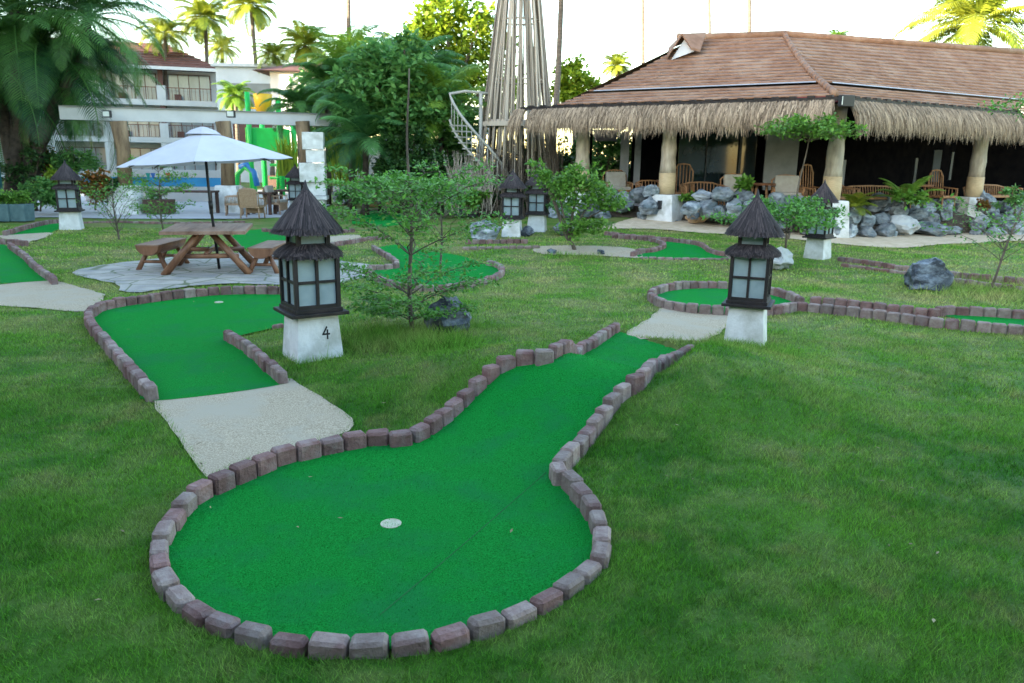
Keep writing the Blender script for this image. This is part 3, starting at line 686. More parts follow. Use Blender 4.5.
def rock_at(px, py, w, h, m, label, seed, dep=None, group=None, sink=.25):
    p = W(px, py); s = (p - Vector((0, 0, HCAM))).length / FPX
    return boulder('boulder', (p.x, p.y + w * s * .3, p.z + h * s * .36), (w * s, (dep or w) * s, h * s), M[m], label, group, seed, seed * .7)
rock_at(446, 333, 62, 38, 'rock_dark', 'dark blue grey boulder beside the tall sapling in the left lawn', 11)
rock_at(934, 291, 52, 30, 'rock_dark', 'dark square boulder alone on the right lawn', 23)
rock_at(783, 271, 36, 27, 'rock_white', 'slanted whitish boulder between two lanterns on the right lawn', 38)
rock_at(484, 240, 40, 22, 'rock', 'grey green boulder left of the paired lanterns', 6)
rock_at(527, 237, 17, 12, 'rock_dark', 'small dark boulder wedged between the paired lanterns', 7)
rock_at(566, 236, 34, 16, 'rock', 'bluish boulder left of the bushy young tree', 8)
rock_at(478, 217, 22, 12, 'rock', 'blue grey boulder at the foot of the plants behind the sapling', 9)
rock_at(495, 215, 16, 16, 'rock', 'pale upright boulder left of the paired lanterns, in the rear', 10)
rock_at(460, 217, 24, 12, 'rock', 'low bluish boulder behind the right branches of the sapling', 12)
rock_at(373, 207, 34, 15, 'rock_tan', 'left tan rock behind the distant green', 13)
rock_at(395, 209, 30, 13, 'rock_tan', 'right tan rock behind the distant green', 14)
rock_at(552, 254, 12, 6, 'rock_dark', 'small dark stone left of the bushy tree foot', 15)
rock_at(601, 255, 10, 6, 'rock_dark', 'small dark stone right of the bushy tree foot', 16)
rock_at(345, 205, 30, 22, 'rock', 'grey rock beside the white stone totem', 17)
# rock bank in front of the restaurant, each stone traced (px centre x, bottom y, width, height)
bank = [(560,222,30,20),(590,219,34,22),(622,214,30,20),(603,222,26,14),(612,203,24,13),(640,205,28,18),(652,199,22,14),(650,216,26,18),(645,222,20,10),(690,216,24,14),
        (708,219,26,20),(723,203,30,16),(703,202,22,12),(720,221,18,16),(735,222,22,24),(747,208,20,16),(755,224,26,26),(770,226,28,28),(741,200,18,12),(778,212,24,20),(796,216,26,22),(800,200,22,14),
        (783,230,26,16),(808,233,22,22),(842,213,20,14),(850,228,26,18),(838,221,18,16),(834,238,20,14),(857,217,18,12),(868,229,20,16),(848,240,22,16),(866,239,24,13),(878,214,34,22),(882,226,20,14),(885,238,22,14),
        (898,222,22,20),(903,233,18,14),(902,236,38,20),(912,212,16,12),(916,224,26,15),(930,232,26,18),(933,237,44,14),(928,214,24,12),(946,223,18,18),(943,210,20,12),(952,236,18,10),
        (985,219,34,26),(1000,232,30,18),(978,232,22,16),(1004,216,22,16),(1016,222,22,18),(1012,238,26,18),(993,240,22,14),(1022,208,18,14),(826,212,16,12),(820,224,18,16),(668,224,22,8),(697,224,26,14),(890,208,18,12),(960,214,16,14)]
rq = random.Random(77)
for k in range(34): bank.append((rq.uniform(688, 950) if k % 3 else rq.uniform(970, 1020), 0, rq.uniform(9, 15), rq.uniform(7, 12)))
bank = [(a, (b or (219 + (a - 690) * .03 + rq.uniform(-9, 3) if a < 800 else 238 - rq.uniform(0, 22))), c, d) for a, b, c, d in bank]
for i, (px, py, w, h) in enumerate(bank):
    low = py > (226 if px > 800 else 215)
    p = Vector(atZ(px, py, Tz(*G(px, py)) if low else .34 if py > 212 else .52)); s = (p - Vector((0, 0, HCAM))).length / FPX
    # keep the bank on the line in front of the veranda
    y_line = 20.1 + max(0, (7.9 - p.x) * .66) + max(0, (p.x - 7.9) * .50)
    d = ray(px, py - h * .5); yy = y_line + (0.0 if low else .55 if py > 212 else .95); tt = yy / d[1]; zc = HCAM + d[2] * tt; s = tt / FPX
    wm, hm = w * s * 1.06, h * s * 1.05
    seg = 'left of the second pillar' if px < 668 else 'between second and corner pillar' if px < 815 else 'between corner and right pillar' if px < 962 else 'past the right pillar'
    mk = 'rock'; lab = ('big ' if w * h > 620 else 'small ' if w * h < 260 else '') + 'grey boulder ' + ('at the foot' if low else 'in the middle' if py > 212 else 'on top') + ' of the rock bank ' + seg
    if (px, py) == (902, 236): mk = 'rock_white'; lab = 'pale almost white rounded boulder at the foot of the rock bank'
    if (px, py) == (697, 224): mk = 'rock_tan'; lab = 'round tan boulder beside the second pillar base'
    boulder('boulder', (d[0] * tt, yy, zc), (wm, wm * .9, hm), M[mk], lab, 'boulders of the restaurant rock bank', 100 + i, i * 1.3, 3)
# soil bed behind the rocks that carries the plants
def yl(x): return 20.1 + max(0, (7.9 - x) * .66) + max(0, (x - 7.9) * .50)
mb = MB(); xs_ = np.arange(1.2, 16.2, .5); V = []; F = []
for i, x in enumerate(xs_):
    for j, (dy, z) in enumerate(((.25, -.1), (.45, .30), (.8, .50), (1.3, .60), (2.6, .62))): V.append((x, yl(x) + dy, z + random.uniform(-.04, .03)))
for i in range(len(xs_) - 1):
    for j in range(4): F.append((i*5+j, (i+1)*5+j, (i+1)*5+j+1, i*5+j+1))
mb.add(V, F); M['soil'] = mat('bed_soil', (0.03, 0.022, 0.015), (0.085, 0.062, 0.042), 9, 0.95, 0.8, 30)
tag(mb.build('ground_bed', M['soil']), kind='structure')

# ------------------------------------------------------------------ restaurant
A3, B3_, C3 = Vector((.3, 25.0, 0)), Vector((7.75, 19.55, 0)), Vector((14.9, 24.0, 0))
dAB, dBC = (B3_ - A3).normalized(), (C3 - B3_).normalized(); nAB, nBC = Vector((-dAB.y, dAB.x, 0)), Vector((-dBC.y, dBC.x, 0))
ZE = 3.42
rest = empty('restaurant', (7.75, 22, 0), 0, 'open sided restaurant with brown tiled hip roof and straw thatch eaves', 'building')
rb = Vector(rest.location)
def RP(v): return Vector(v) - rb
D2 = B3_ + dBC * 15.0
mb = MB()   # raised floor
fl = [A3 + nAB * 1.9 - dAB * .6, B3_ + (nAB + nBC) * 1.15, D2 + nBC * 1.9, D2 + nBC * 14, A3 + nAB * 13]
fz = .66
mb.add([RP((v.x, v.y, fz)) for v in fl] + [RP((v.x, v.y, -.3)) for v in fl], [(0,1,2,3,4)] + [(i, i+5, (i+1)%5+5, (i+1)%5) for i in range(5)]); mb.build('floor_slab', M['deck'], rest)
def wall(a, b, z0, z1, m, name, th=.12):
    a, b = Vector((*a, 0)), Vector((*b, 0)); d = (b - a); n = Vector((-d.y, d.x, 0)).normalized() * th / 2
    w = MB(); w.add([RP(q + Vector((0, 0, z))) for z in (z0, z1) for q in (a - n, b - n, b + n, a + n)], [(0,3,2,1),(4,5,6,7),(0,1,5,4),(1,2,6,5),(2,3,7,6),(3,0,4,7)]); return w.build(name, M[m], rest)
inL = A3 + nAB * 6.0; inB = B3_ + (nAB + nBC) * 2.9; inR = D2 + nBC * 5.5
q0 = inL + dAB * .6
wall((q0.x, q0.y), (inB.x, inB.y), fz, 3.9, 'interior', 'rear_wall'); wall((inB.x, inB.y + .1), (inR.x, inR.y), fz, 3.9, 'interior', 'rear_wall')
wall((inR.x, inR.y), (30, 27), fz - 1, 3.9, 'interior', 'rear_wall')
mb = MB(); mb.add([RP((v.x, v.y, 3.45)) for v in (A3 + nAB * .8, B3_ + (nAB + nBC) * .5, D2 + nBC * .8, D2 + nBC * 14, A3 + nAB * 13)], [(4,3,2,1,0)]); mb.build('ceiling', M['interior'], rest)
def panel(px0, px1, py0, py1, Y, m, name, th=.06):
    a, b = Vector(atY(px0, py1, Y)), Vector(atY(px1, py0, Y)); w = MB(); w.box(RP(((a.x + b.x) / 2, Y, (a.z + b.z) / 2)), (abs(b.x - a.x), th, abs(b.z - a.z))); return w.build(name, M[m], rest)
panel(676, 758, 128, 196, 24.2, 'darkglass', 'glass_front'); panel(704, 708, 128, 196, 24.1, 'black', 'door_frame'); panel(738, 741, 128, 196, 24.1, 'black', 'door_frame')
panel(762, 800, 132, 190, 23.9, 'greypanel', 'grey_panel'); panel(826, 846, 160, 190, 23.6, 'greypanel', 'grey_panel')
panel(912, 918, 158, 186, 25.2, 'dimglass', 'window'); panel(930, 942, 150, 182, 25.4, 'dimglass', 'window'); panel(948, 954, 152, 180, 25.6, 'dimglass', 'window')
panel(976, 984, 150, 184, 26.0, 'darkglass', 'window'); panel(594, 617, 130, 141, 30.0, 'band', 'rear_canopy'); panel(594, 620, 122, 128, 30.0, 'red', 'rear_sign_board')
panel(575, 581, 128, 196, 27.4, 'interior', 'dark_post'); panel(588, 593, 128, 196, 27.3, 'interior', 'dark_post')
for px0, px1 in ((619, 630), (633, 642)):
    a, b = Vector(atY(px0, 185, 25.6)), Vector(atY(px1, 132, 25.6)); w = MB(); n = 14
    for i in range(n):
        x0, x1 = a.x + (b.x - a.x) * i / n, a.x + (b.x - a.x) * (i + 1) / n; y0, y1 = 25.6 + .05 * (i % 2), 25.6 + .05 * ((i + 1) % 2)
        w.quad(RP((x0, y0, a.z)), RP((x1, y1, a.z)), RP((x1, y1, b.z)), RP((x0, y0, b.z)))
    w.build('curtain', M['curtain'], rest)
# columns
cols = [(A3 + nAB * 1.05 + dAB * 1.75, .20), (Vector((4.62, 23.07, 0)), .28), (Vector((8.22, 20.95, 0)), .05), (Vector((14.0, 24.6, 0)), .0)]
for i, (c, z0) in enumerate(cols):
    c = c - (nAB if i < 2 else Vector((.09, 1, 0))) * .45; cc = RP((c.x, c.y, z0)); col = MB()
    pr = []
    for k in range(9):
        zz = 1.62 - z0 + (3.40 - 1.62) * k / 8; pr.append((.222 - .045 * k / 8 + .012 * math.sin(k * 2.3 + i), zz))
    s = col.lathe(pr, 16, cc).build('column', M['bark'], rest, True)
    MB().lathe([(.228, 1.02 - z0 + .01), (.236, 1.3 - z0), (.232, 1.62 - z0)], 18, cc).build('cane_band', M['cane'], s, True)
    b = MB(); b.box(cc + Vector((0, 0, (1.02 - z0) / 2 - .05)), (.84, .84, 1.12 - z0), rz=math.atan2(dAB.y, dAB.x) if i < 2 else R(5), taper=.80); b.build('plinth', M['plaster'], s, bevel=.03)
    d = nAB if i < 2 else Vector((.09, 1, 0)); lp = cc - d * .40 + Vector((0, 0, .74 - z0)); b = MB(); b.box(lp, (.11, .10, .24), rz=math.atan2(dAB.y, dAB.x) if i < 2 else 0); b.build('wall_lamp', M['black'], s, bevel=.01)
# tiled roof: stepped courses on two concave faces
APX = Vector((8.9, 27.6, 6.05)); RL = Vector((6.15, 29.0, 6.12)); RR_ = Vector((21.0, 32.0, 6.12))
AE = A3 + nAB * .25 + dAB * 1.0; BE = B3_ + (nAB + nBC) * .2; CE = D2 + nBC * .25
def roof_face(e0, e1, t1, t0, name, n=19, gap=None):
    w = MB(); ed = MB(); z0 = ZE + .12
    def pt(u, v, lift=0):
        a = Vector((e0.x, e0.y, z0)).lerp(Vector((e1.x, e1.y, z0)), u); b = t0.lerp(t1, u); q = a.lerp(b, v); q.z -= .22 * math.sin(PI * v) * .8; q.z += lift; return RP(q)
    m = 40
    for i in range(n):
        v0, v1 = i / n, (i + 1) / n + .004
        lift0 = .056 if i != gap else .11
        for k in range(m):
            u0, u1 = k / m, (k + 1) / m; jl = random.uniform(-.006, .006)
            w.quad(pt(u0, v0, lift0 + jl), pt(u1, v0, lift0 + jl), pt(u1, v1, .005), pt(u0, v1, .005))
            w.quad(pt(u0, v0, lift0 - .04 + jl), pt(u1, v0, lift0 - .04 + jl), pt(u1, v0, lift0 + jl), pt(u0, v0, lift0 + jl))
            ed.quad(pt(u0, v0 + .002, -.02), pt(u1, v0 + .002, -.02), pt(u1, v0 + .002, lift0 - .03), pt(u0, v0 + .002, lift0 - .03))
    o = w.build('roof', M['tile'], rest)
    if gap is not None:
        v = gap / n - .012; b = MB(); b.add([pt(.03, v, .085), pt(.98, v, .085), pt(.98, v + .010, .10), pt(.03, v + .010, .10)], [(0,1,2,3)]); b.build('flashing', M['band'], o)
    return o
roof_l = roof_face(AE, BE, APX, RL, 'roof', gap=4); roof_r = roof_face(BE, CE, RR_, APX, 'roof', gap=4)
bk = MB(); z0 = ZE + .12; back = [A3 + nAB * 13, D2 + nBC * 15]
pA, pB, pC = [Vector((v.x, v.y, z0)) for v in (AE, BE, CE)]; b0, b1 = Vector((3, 38, z0)), Vector((24, 40, z0))
bk.add([RP(v) for v in (pA, RL, b0)], [(0,1,2)]); bk.add([RP(v) for v in (RL, APX, RR_, b1, b0)], [(0,1,2,3,4)]); bk.build('rear_roof', M['tile'], rest)
hp = MB()
for i in range(22):
    v = i / 22; a = Vector((BE.x, BE.y, z0)).lerp(APX, v); b = Vector((BE.x, BE.y, z0)).lerp(APX, v + 1 / 22)
    a.z += .06 - .176 * math.sin(PI * v); b.z += .09 - .176 * math.sin(PI * (v + 1 / 22)); hp.tube([RP(a), RP(b)], [.095, .075], 8)
hp.build('hip_tiles', M['tile'], rest, True)
rd = MB(); rd.tube([RP(RL + Vector((-.5, .2, .12))), RP(RL + Vector((0,0,.07))), RP(APX + Vector((0,0,.07)))], .12, 8); rd.tube([RP(APX + Vector((0,0,.07))), RP(RR_ + Vector((0,0,.07)))], .12, 8); rd.build('ridge_tiles', M['tile'], rest, True)
tip = Vector(atY(686, 37, 27.6)); tl_ = Vector(atY(671, 60, 27.4)); tr_ = Vector(atY(695, 51, 27.1)); bk_ = Vector(atY(706, 34.5, 28.2)); fr_ = Vector(atY(700, 52, 27.1)); lb_ = Vector(atY(668, 50, 30))
gb = MB(); ovl = Vector((-.16, -.12, .02)); th = Vector((0, 0, .07))
gb.add([RP(v) for v in (tip + ovl, bk_, fr_, tr_ + ovl)] + [RP(v + th) for v in (tip + ovl, bk_, fr_, tr_ + ovl)], [(0,1,2,3),(7,6,5,4),(0,3,7,4),(0,4,5,1),(3,2,6,7)])
gb.add([RP(v) for v in (tip + ovl, lb_, tl_ + ovl)] + [RP(v + th) for v in (tip + ovl, lb_, tl_ + ovl)], [(0,2,1),(3,4,5),(0,3,5,2)]); gb.add([RP(v) for v in (tip + ovl, bk_, lb_)], [(0,2,1)]); gb.build('gablet', M['tile'], rest)
gv = MB(); gv.add([RP(v) for v in (tip, tl_, tr_)], [(0,1,2)]); gv.build('gablet_vent', M['white'], rest)
# eave beams and fascia
eb = MB(); eb.bar(RP(Vector((A3.x, A3.y, ZE + .04)) - dAB * .15), RP(Vector((B3_.x, B3_.y, ZE + .04))), .09, .09); eb.bar(RP(Vector((B3_.x, B3_.y, ZE + .04)) + dBC * .02), RP(Vector((C3.x, C3.y, ZE + .04))), .09, .09)
for e0, e1 in ((A3, B3_), (B3_, C3)):
    L0 = (e1 - e0).length; k = int(L0 / .42)
    for i in range(k): 
        q = e0.lerp(e1, (i + .5) / k); eb.box(RP((q.x, q.y, ZE + .10)), (.16, .13, .05), rz=math.atan2((e1 - e0).y, (e1 - e0).x))
eb.build('eave_beam', M['darkwood'], rest)
rf = MB(); rf.bar(RP(Vector((BE.x, BE.y, ZE + .04)) - dAB * .9), RP(Vector((BE.x, BE.y, ZE + .04))), .10, .16); rf.bar(RP(Vector((BE.x, BE.y, ZE + .04))), RP(Vector((CE.x, CE.y, ZE + .04))), .06, .10); rf.bar(RP(Vector((BE.x, BE.y, ZE+.04)) - dAB * .9), RP(Vector((AE.x, AE.y, ZE+.04))), .06, .10); rf.build('red_fascia', M['red'], rest)
fl_ = Vector((B3_.x + .13, B3_.y - .12, ZE - .02)); MB().box(RP(fl_), (.36, .16, .26), rz=R(20)).build('floodlight', M['black'], rest, bevel=.01)
MB().box(RP(fl_ + Vector((-.02, -.085, 0))), (.28, .012, .19), rz=R(20)).build('floodlight_lens', M['lampglass'], rest)
def fringe(e0, e1, s0, s1, n, seed, name='thatch_fringe'):
    rr = random.Random(seed); L0 = (e1 - e0).length; d = (e1 - e0).normalized(); nn = Vector((-d.y, d.x, 0)); w = MB()
    def prof(f):   # f 0..1 from the top of the eave outwards and down
        a = f * 1.9; return .10 - .58 * math.sin(min(a, 1.57)) * .75, -.94 * f ** 1.3 + .06
    cur = 0
    bk = MB(); m = 30
    for i in range(m):
        for k in range(5):
            (o0, z0_), (o1, z1_) = prof(k / 5 * .72), prof((k + 1) / 5 * .72)
            a, b = e0 + d * (s0 + (s1 - s0) * i / m), e0 + d * (s0 + (s1 - s0) * (i + 1) / m)
            bk.quad(RP((a.x + nn.x * (o0 + .05), a.y + nn.y * (o0 + .05), ZE + z0_ - .02)), RP((b.x + nn.x * (o0 + .05), b.y + nn.y * (o0 + .05), ZE + z0_ - .02)), RP((b.x + nn.x * (o1 + .05), b.y + nn.y * (o1 + .05), ZE + z1_ - .02)), RP((a.x + nn.x * (o1 + .05), a.y + nn.y * (o1 + .05), ZE + z1_ - .02)))
    for i in range(n):
        s = rr.uniform(s0, s1); f0 = rr.random() ** 1.3 * .55; clump = .5 + .5 * math.sin(s * 5.1 + seed) * math.sin(s * 11.7); f1 = min(1.12, f0 + rr.uniform(.25, .55)); f1 = min(f1, .72 + .22 * clump + rr.uniform(-.10, .26))
        if f1 - f0 < .1: continue
        w.cur = min(1, max(0, rr.gauss(.45, .32) + .12 * (clump - .5))); wd = rr.uniform(.007, .017); lat = rr.uniform(-.12, .12); of = rr.uniform(-.09, .03); V = []
        for k in range(4):
            f = f0 + (f1 - f0) * k / 3; o_, z_ = prof(f); q = e0 + d * (s + lat * k / 3); ww = wd * (1 - .75 * k / 3)
            for sg in (-1, 1): V.append(RP((q.x + d.x * ww * sg + nn.x * (o_ + of), q.y + d.y * ww * sg + nn.y * (o_ + of), ZE + z_)))
        w.add(V, [(0,1,3,2),(2,3,5,4),(4,5,7,6)])
    o = w.build(name, M['thatch'], rest); bk.build('thatch_backing', M['thatch_back'], o); return o
LAB, LBC = (B3_ - A3).length, (C3 - B3_).length
fringe(A3, B3_, .30, LAB - .10, 9500, 1); fringe(A3, B3_, -.35, .02, 700, 2); fringe(B3_, C3, .34, LBC - .2, 9500, 3); fringe(C3, C3 + nBC * 2 + dBC * 1.0, .0, 1.2, 1500, 4)
# terrace step behind the rocks (soil)
# ---- furniture on the veranda floor
def armchair(loc, rz, label, cushions=True, wide=.62, high=.85, m='rattan', name='armchair', group='rattan seats on the restaurant veranda'):
    o = empty(name, loc, rz, label, 'chair', group); hw = wide / 2
    s = MB(); s.box((0, 0, .36), (wide, .56, .07)); s.build('seat', M[m], o, bevel=.01)
    b = MB(); n = max(5, int(wide / .09))
    for i in range(n + 1):
        x = -hw + wide * i / n; b.tube([(x, .26, .36), (x * 1.03, .33, .36 + (high - .36) * (1 - .25 * (x / hw) ** 2))], .014, 6)
    b.tube([(-hw, .26, .36), (-hw * 1.03, .33, .36 + (high - .36) * .75), (-hw * .6, .335, high * .98), (0, .335, high), (hw * .6, .335, high * .98), (hw * 1.03, .33, .36 + (high - .36) * .75), (hw, .26, .36)], .022, 8)
    b.build('backrest', M[m], o, True)
    if m == 'wicker': b = MB(); b.box((0, .315, .64), (wide - .06, .03, .52), rot=Matrix.Rotation(R(-8), 3, 'X')); b.build('woven_back', M[m], o, bevel=.008); b = MB(); b.box((0, -.26, .24), (wide - .06, .02, .2)); b.build('woven_skirt', M[m], o)
    for sx in (-1, 1):
        a = MB(); a.tube([(sx * hw, -.26, .36), (sx * (hw + .02), -.24, .60), (sx * (hw + .02), .10, .62), (sx * hw, .30, .64)], .022, 8)
        for k in range(4): a.tube([(sx * hw, -.20 + .12 * k, .36), (sx * (hw + .02), -.18 + .12 * k, .61)], .011, 6)
        a.build('armrest', M[m], o, True)
        for sy in (-1, 1): MB().tube([(sx * (hw - .02), sy * .25, 0), (sx * (hw - .03), sy * .23, .34)], .022, 8).build('leg', M[m], o, True)
    if cushions:
        c = MB(); c.box((0, -.01, .44), (wide - .08, .52, .09)); c.build('seat_cushion', M['cushion'], o, bevel=.03)
        c = MB(); c.box((0, .22, .70), (wide - .10, .11, .48), rot=Matrix.Rotation(R(-10), 3, 'X')); c.build('back_cushion', M['cushion'], o, bevel=.03)
    return o
def onfloor(px, Y):
    d = ray(px, 185); return Vector((d[0] * Y / d[1], Y, fz))
armchair(onfloor(737, 22.9), R(8), 'rattan armchair with beige cushions behind the potted plant', True, .72, .95)
armchair(onfloor(788, 22.2), R(-8), 'rattan armchair with grey cushions under the thin stemmed tree', True, .75, .95)
armchair(onfloor(704, 23.0), R(4), 'low rattan loveseat right of the second pillar', False, 1.15, .70, name='loveseat')
armchair(onfloor(683, 23.6), R(-10), 'tall backed rattan chair right behind the second pillar', False, .55, 1.22)
armchair(onfloor(652, 24.4), R(10), 'low rattan chair just left of the second pillar', False, .8, .70)
armchair(onfloor(618, 25.0), R(14), 'cushioned armchair behind the bushy young tree', True, .75, 1.0)
armchair(onfloor(815, 22.3), R(30), 'tall rattan chair half hidden by the corner pillar', False, .5, 1.25)
armchair(onfloor(944, 24.2), R(20), 'round backed rattan chair left of the right pillar', False, .55, 1.15)
armchair(onfloor(878, 22.6), R(20), 'long low rattan bench between corner pillar and palm plant', False, 2.1, .68, name='rattan_bench')
armchair(onfloor(842, 22.2), R(20), 'small rattan chair right of the corner pillar', False, .75, .75)
armchair(onfloor(995, 25.3), R(25), 'long rattan bench right of the right pillar', False, 2.0, .70, name='rattan_bench')

def veranda_table(px, Y, label):
    o = empty('veranda_table', onfloor(px, Y), 0, label, 'table', 'small tables on the restaurant veranda'); MB().lathe([(.36, .66), (.38, .70), (.36, .72)], 20).build('table_top', M['log'], o)
    for k in range(4): MB().tube([(.26 * math.cos(k * PI / 2 + .4), .26 * math.sin(k * PI / 2 + .4), 0), (.18 * math.cos(k * PI / 2 + .4), .18 * math.sin(k * PI / 2 + .4), .66)], .025, 7).build('leg', M['rattan'], o, True)
veranda_table(762, 22.5, 'small round table between the two cushioned armchairs'); veranda_table(668, 24.6, 'small round table half hidden behind the second pillar'); veranda_table(920, 23.8, 'small round table behind the arching palm plant')
# ------------------------------------------------------------------ foliage helpers
def leaf_quads(C, N_, size, asp=.45, droop=0.0, rnd=None):
    n = len(C); C = np.asarray(C, float)
    d = rng.normal(0, 1, (n, 3)); d /= np.linalg.norm(d, axis=1)[:, None]; d[:, 2] = d[:, 2] * .6 - droop; d /= np.linalg.norm(d, axis=1)[:, None]
    up = N_ + rng.normal(0, .55, (n, 3)); s = np.cross(d, up); s /= (np.linalg.norm(s, axis=1)[:, None] + 1e-9)
    L = size * rng.uniform(.6, 1.3, n)[:, None]; w = L * asp * .5
    V = np.stack([C, C + d * L * .5 + s * w, C + d * L, C + d * L * .5 - s * w], 1).reshape(-1, 3)
    F = np.arange(4 * n).reshape(-1, 4); r = np.repeat(np.clip(rng.normal(.5, .25, n) if rnd is None else rnd, 0, 1), 4)
    return V, F, r
def crown_points(blobs, n, clump=.28, per=26):
    tot = sum(b[3] ** 2 for b in blobs); P = []
    for (x, y, z, r, *fl) in blobs:
        flat = fl[0] if fl else .8; k = max(3, int(n * r * r / tot / per))
        u = rng.normal(0, 1, (k, 3)); u /= np.linalg.norm(u, axis=1)[:, None]; rad = r * rng.uniform(.45, 1.05, k)[:, None]
        cc = u * rad; cc[:, 2] *= flat
        q = np.repeat(cc, per, 0) + rng.normal(0, clump * r * .55, (k * per, 3)) * np.array([1, 1, .7]); P.append(q + np.array([x, y, z]))
    return np.concatenate(P)
UPV = np.array([0, 0, 1.0])
def tree(name, base, blobs, n, leaf, lm, label, cat='tree', group=None, tr=.12, trunk_m='trunk', clump=.28, asp=.5, limbs=True):
    base = Vector(base); o = empty(name, base, 0, label, cat, group)
    bl = [(b[0] - base.x, b[1] - base.y, b[2] - base.z, *b[3:]) for b in blobs]
    P = crown_points(bl, n, clump); V, F, r = leaf_quads(P, UPV, leaf, asp)
    link('crown', mesh_np('crown', V, F, r), M[lm], o)
    t = MB(); top = max(bl, key=lambda b: b[2]); hub = Vector((top[0] * .25, top[1] * .25, max(.2, min(b[2] - b[3] * .5 for b in bl))))
    t.tube([(0, 0, -.1), hub * .5 + Vector((tr * .5, 0, 0)), hub, Vector(top[:3])], [tr, tr * .8, tr * .65, tr * .2], 8)
    if limbs:
        for b in bl:
            e = Vector(b[:3]); t.tube([hub * .8, hub.lerp(e, .5) + Vector((0, 0, .1)), e], [tr * .5, tr * .35, tr * .12], 6)
    t.build('trunk', M[trunk_m], o, True)
    return o
def frond_mesh(nf, length, leafl, lw, seed, el=(.1, 1.2), nl=34, droop=1.0, colr=(.2, .9), keel=.35):
    rr = random.Random(seed); V = []; F = []; r = []
    stem = MB()
    for k in range(nf):
        az = 2 * PI * k / nf * 2.399 * 1.0 + rr.uniform(-.2, .2); az = k * 2.39996 + rr.uniform(-.2, .2); e = el[0] + (el[1] - el[0]) * ((k + .5) / nf) + rr.uniform(-.1, .1); L0 = length * rr.uniform(.8, 1.1); tone = rr.uniform(*colr)
        p = Vector((0, 0, 0)); ang = e; pts = [p.copy()]; dirs = []; n = 12
        for i in range(n):
            h = Vector((math.cos(az), math.sin(az), 0)); d = h * math.cos(ang) + Vector((0, 0, 1)) * math.sin(ang); p = p + d * L0 / n; pts.append(p.copy()); dirs.append(d); ang -= droop * (.5 + i / n * 1.3) * 1.6 / n
        dirs.append(dirs[-1]); stem.cur = .5; stem.tube(pts, [.02 * length / 2 * (1 - .85 * i / n) for i in range(n + 1)], 4, False)
        side = Vector((-math.sin(az), math.cos(az), 0))
        for i in range(nl):
            f = .12 + .88 * (i + .5) / nl; q = f * n; a = min(int(q), n - 1); b = pts[a].lerp(pts[a + 1], q - a); d = dirs[a]; up = side.cross(d)
            ll = leafl * (math.sin(PI * min(1, .12 + f * .9)) ** .6) * rr.uniform(.85, 1.1)
            for sg in (-1, 1):
                o = len(V); dd = (side * sg * .85 + d * .55 + up * keel * sg * 0 + Vector((0, 0, -.10))).normalized(); dd2 = (dd + Vector((0, 0, -.55 * droop))).normalized(); w = d * lw * .5
                m1 = b + dd * ll * .5; m2 = m1 + dd2 * ll * .5
                V += [b - w * .6, b + w * .6, m1 + w, m1 - w, m2]; F += [(o, o+1, o+2, o+3), (o+3, o+2, o+4, o+4)]; t_ = min(1, max(0, tone + rr.uniform(-.15, .15))); r += [t_] * 5
    F2 = []
    for f in F: F2.append(f if f[2] != f[3] else f[:3])
    me = bpy.data.meshes.new('crown'); o = len(V); me.from_pydata([tuple(v) for v in V] + stem.v, [], F2 + [tuple(i + o for i in f) for f in stem.f]); me.update()
    a = me.attributes.new('rnd', 'FLOAT', 'POINT'); a.data.foreach_set('value', np.array(r + stem.r, np.float32)); return me
def palm(name, base, top, crown_me, lm, tr, label, group=None, trunk_m='palmtrunk', rz=0.0, sc=1.0, cat='palm tree'):
    base, top = Vector(base), Vector(top); o = empty(name, base, 0, label, cat, group); h = top - base; t = MB(); n = 10
    t.tube([h * (i / n) + Vector((math.sin(i / n * PI) * h.length * .012, 0, 0)) for i in range(n + 1)], [tr * (1.25 if i == 0 else 1 - .35 * i / n) for i in range(n + 1)], 10); t.build('trunk', M[trunk_m], o, True)
    key = crown_me.name + lm; me = PALM_ME.get(key)
    if me is None: me = crown_me.copy(); me.materials.clear(); me.materials.append(M[lm]); PALM_ME[key] = me
    c = link('crown', me, None, o, h, (0, 0, rz)); c.scale = (sc,) * 3; return o
PALM_ME = {}

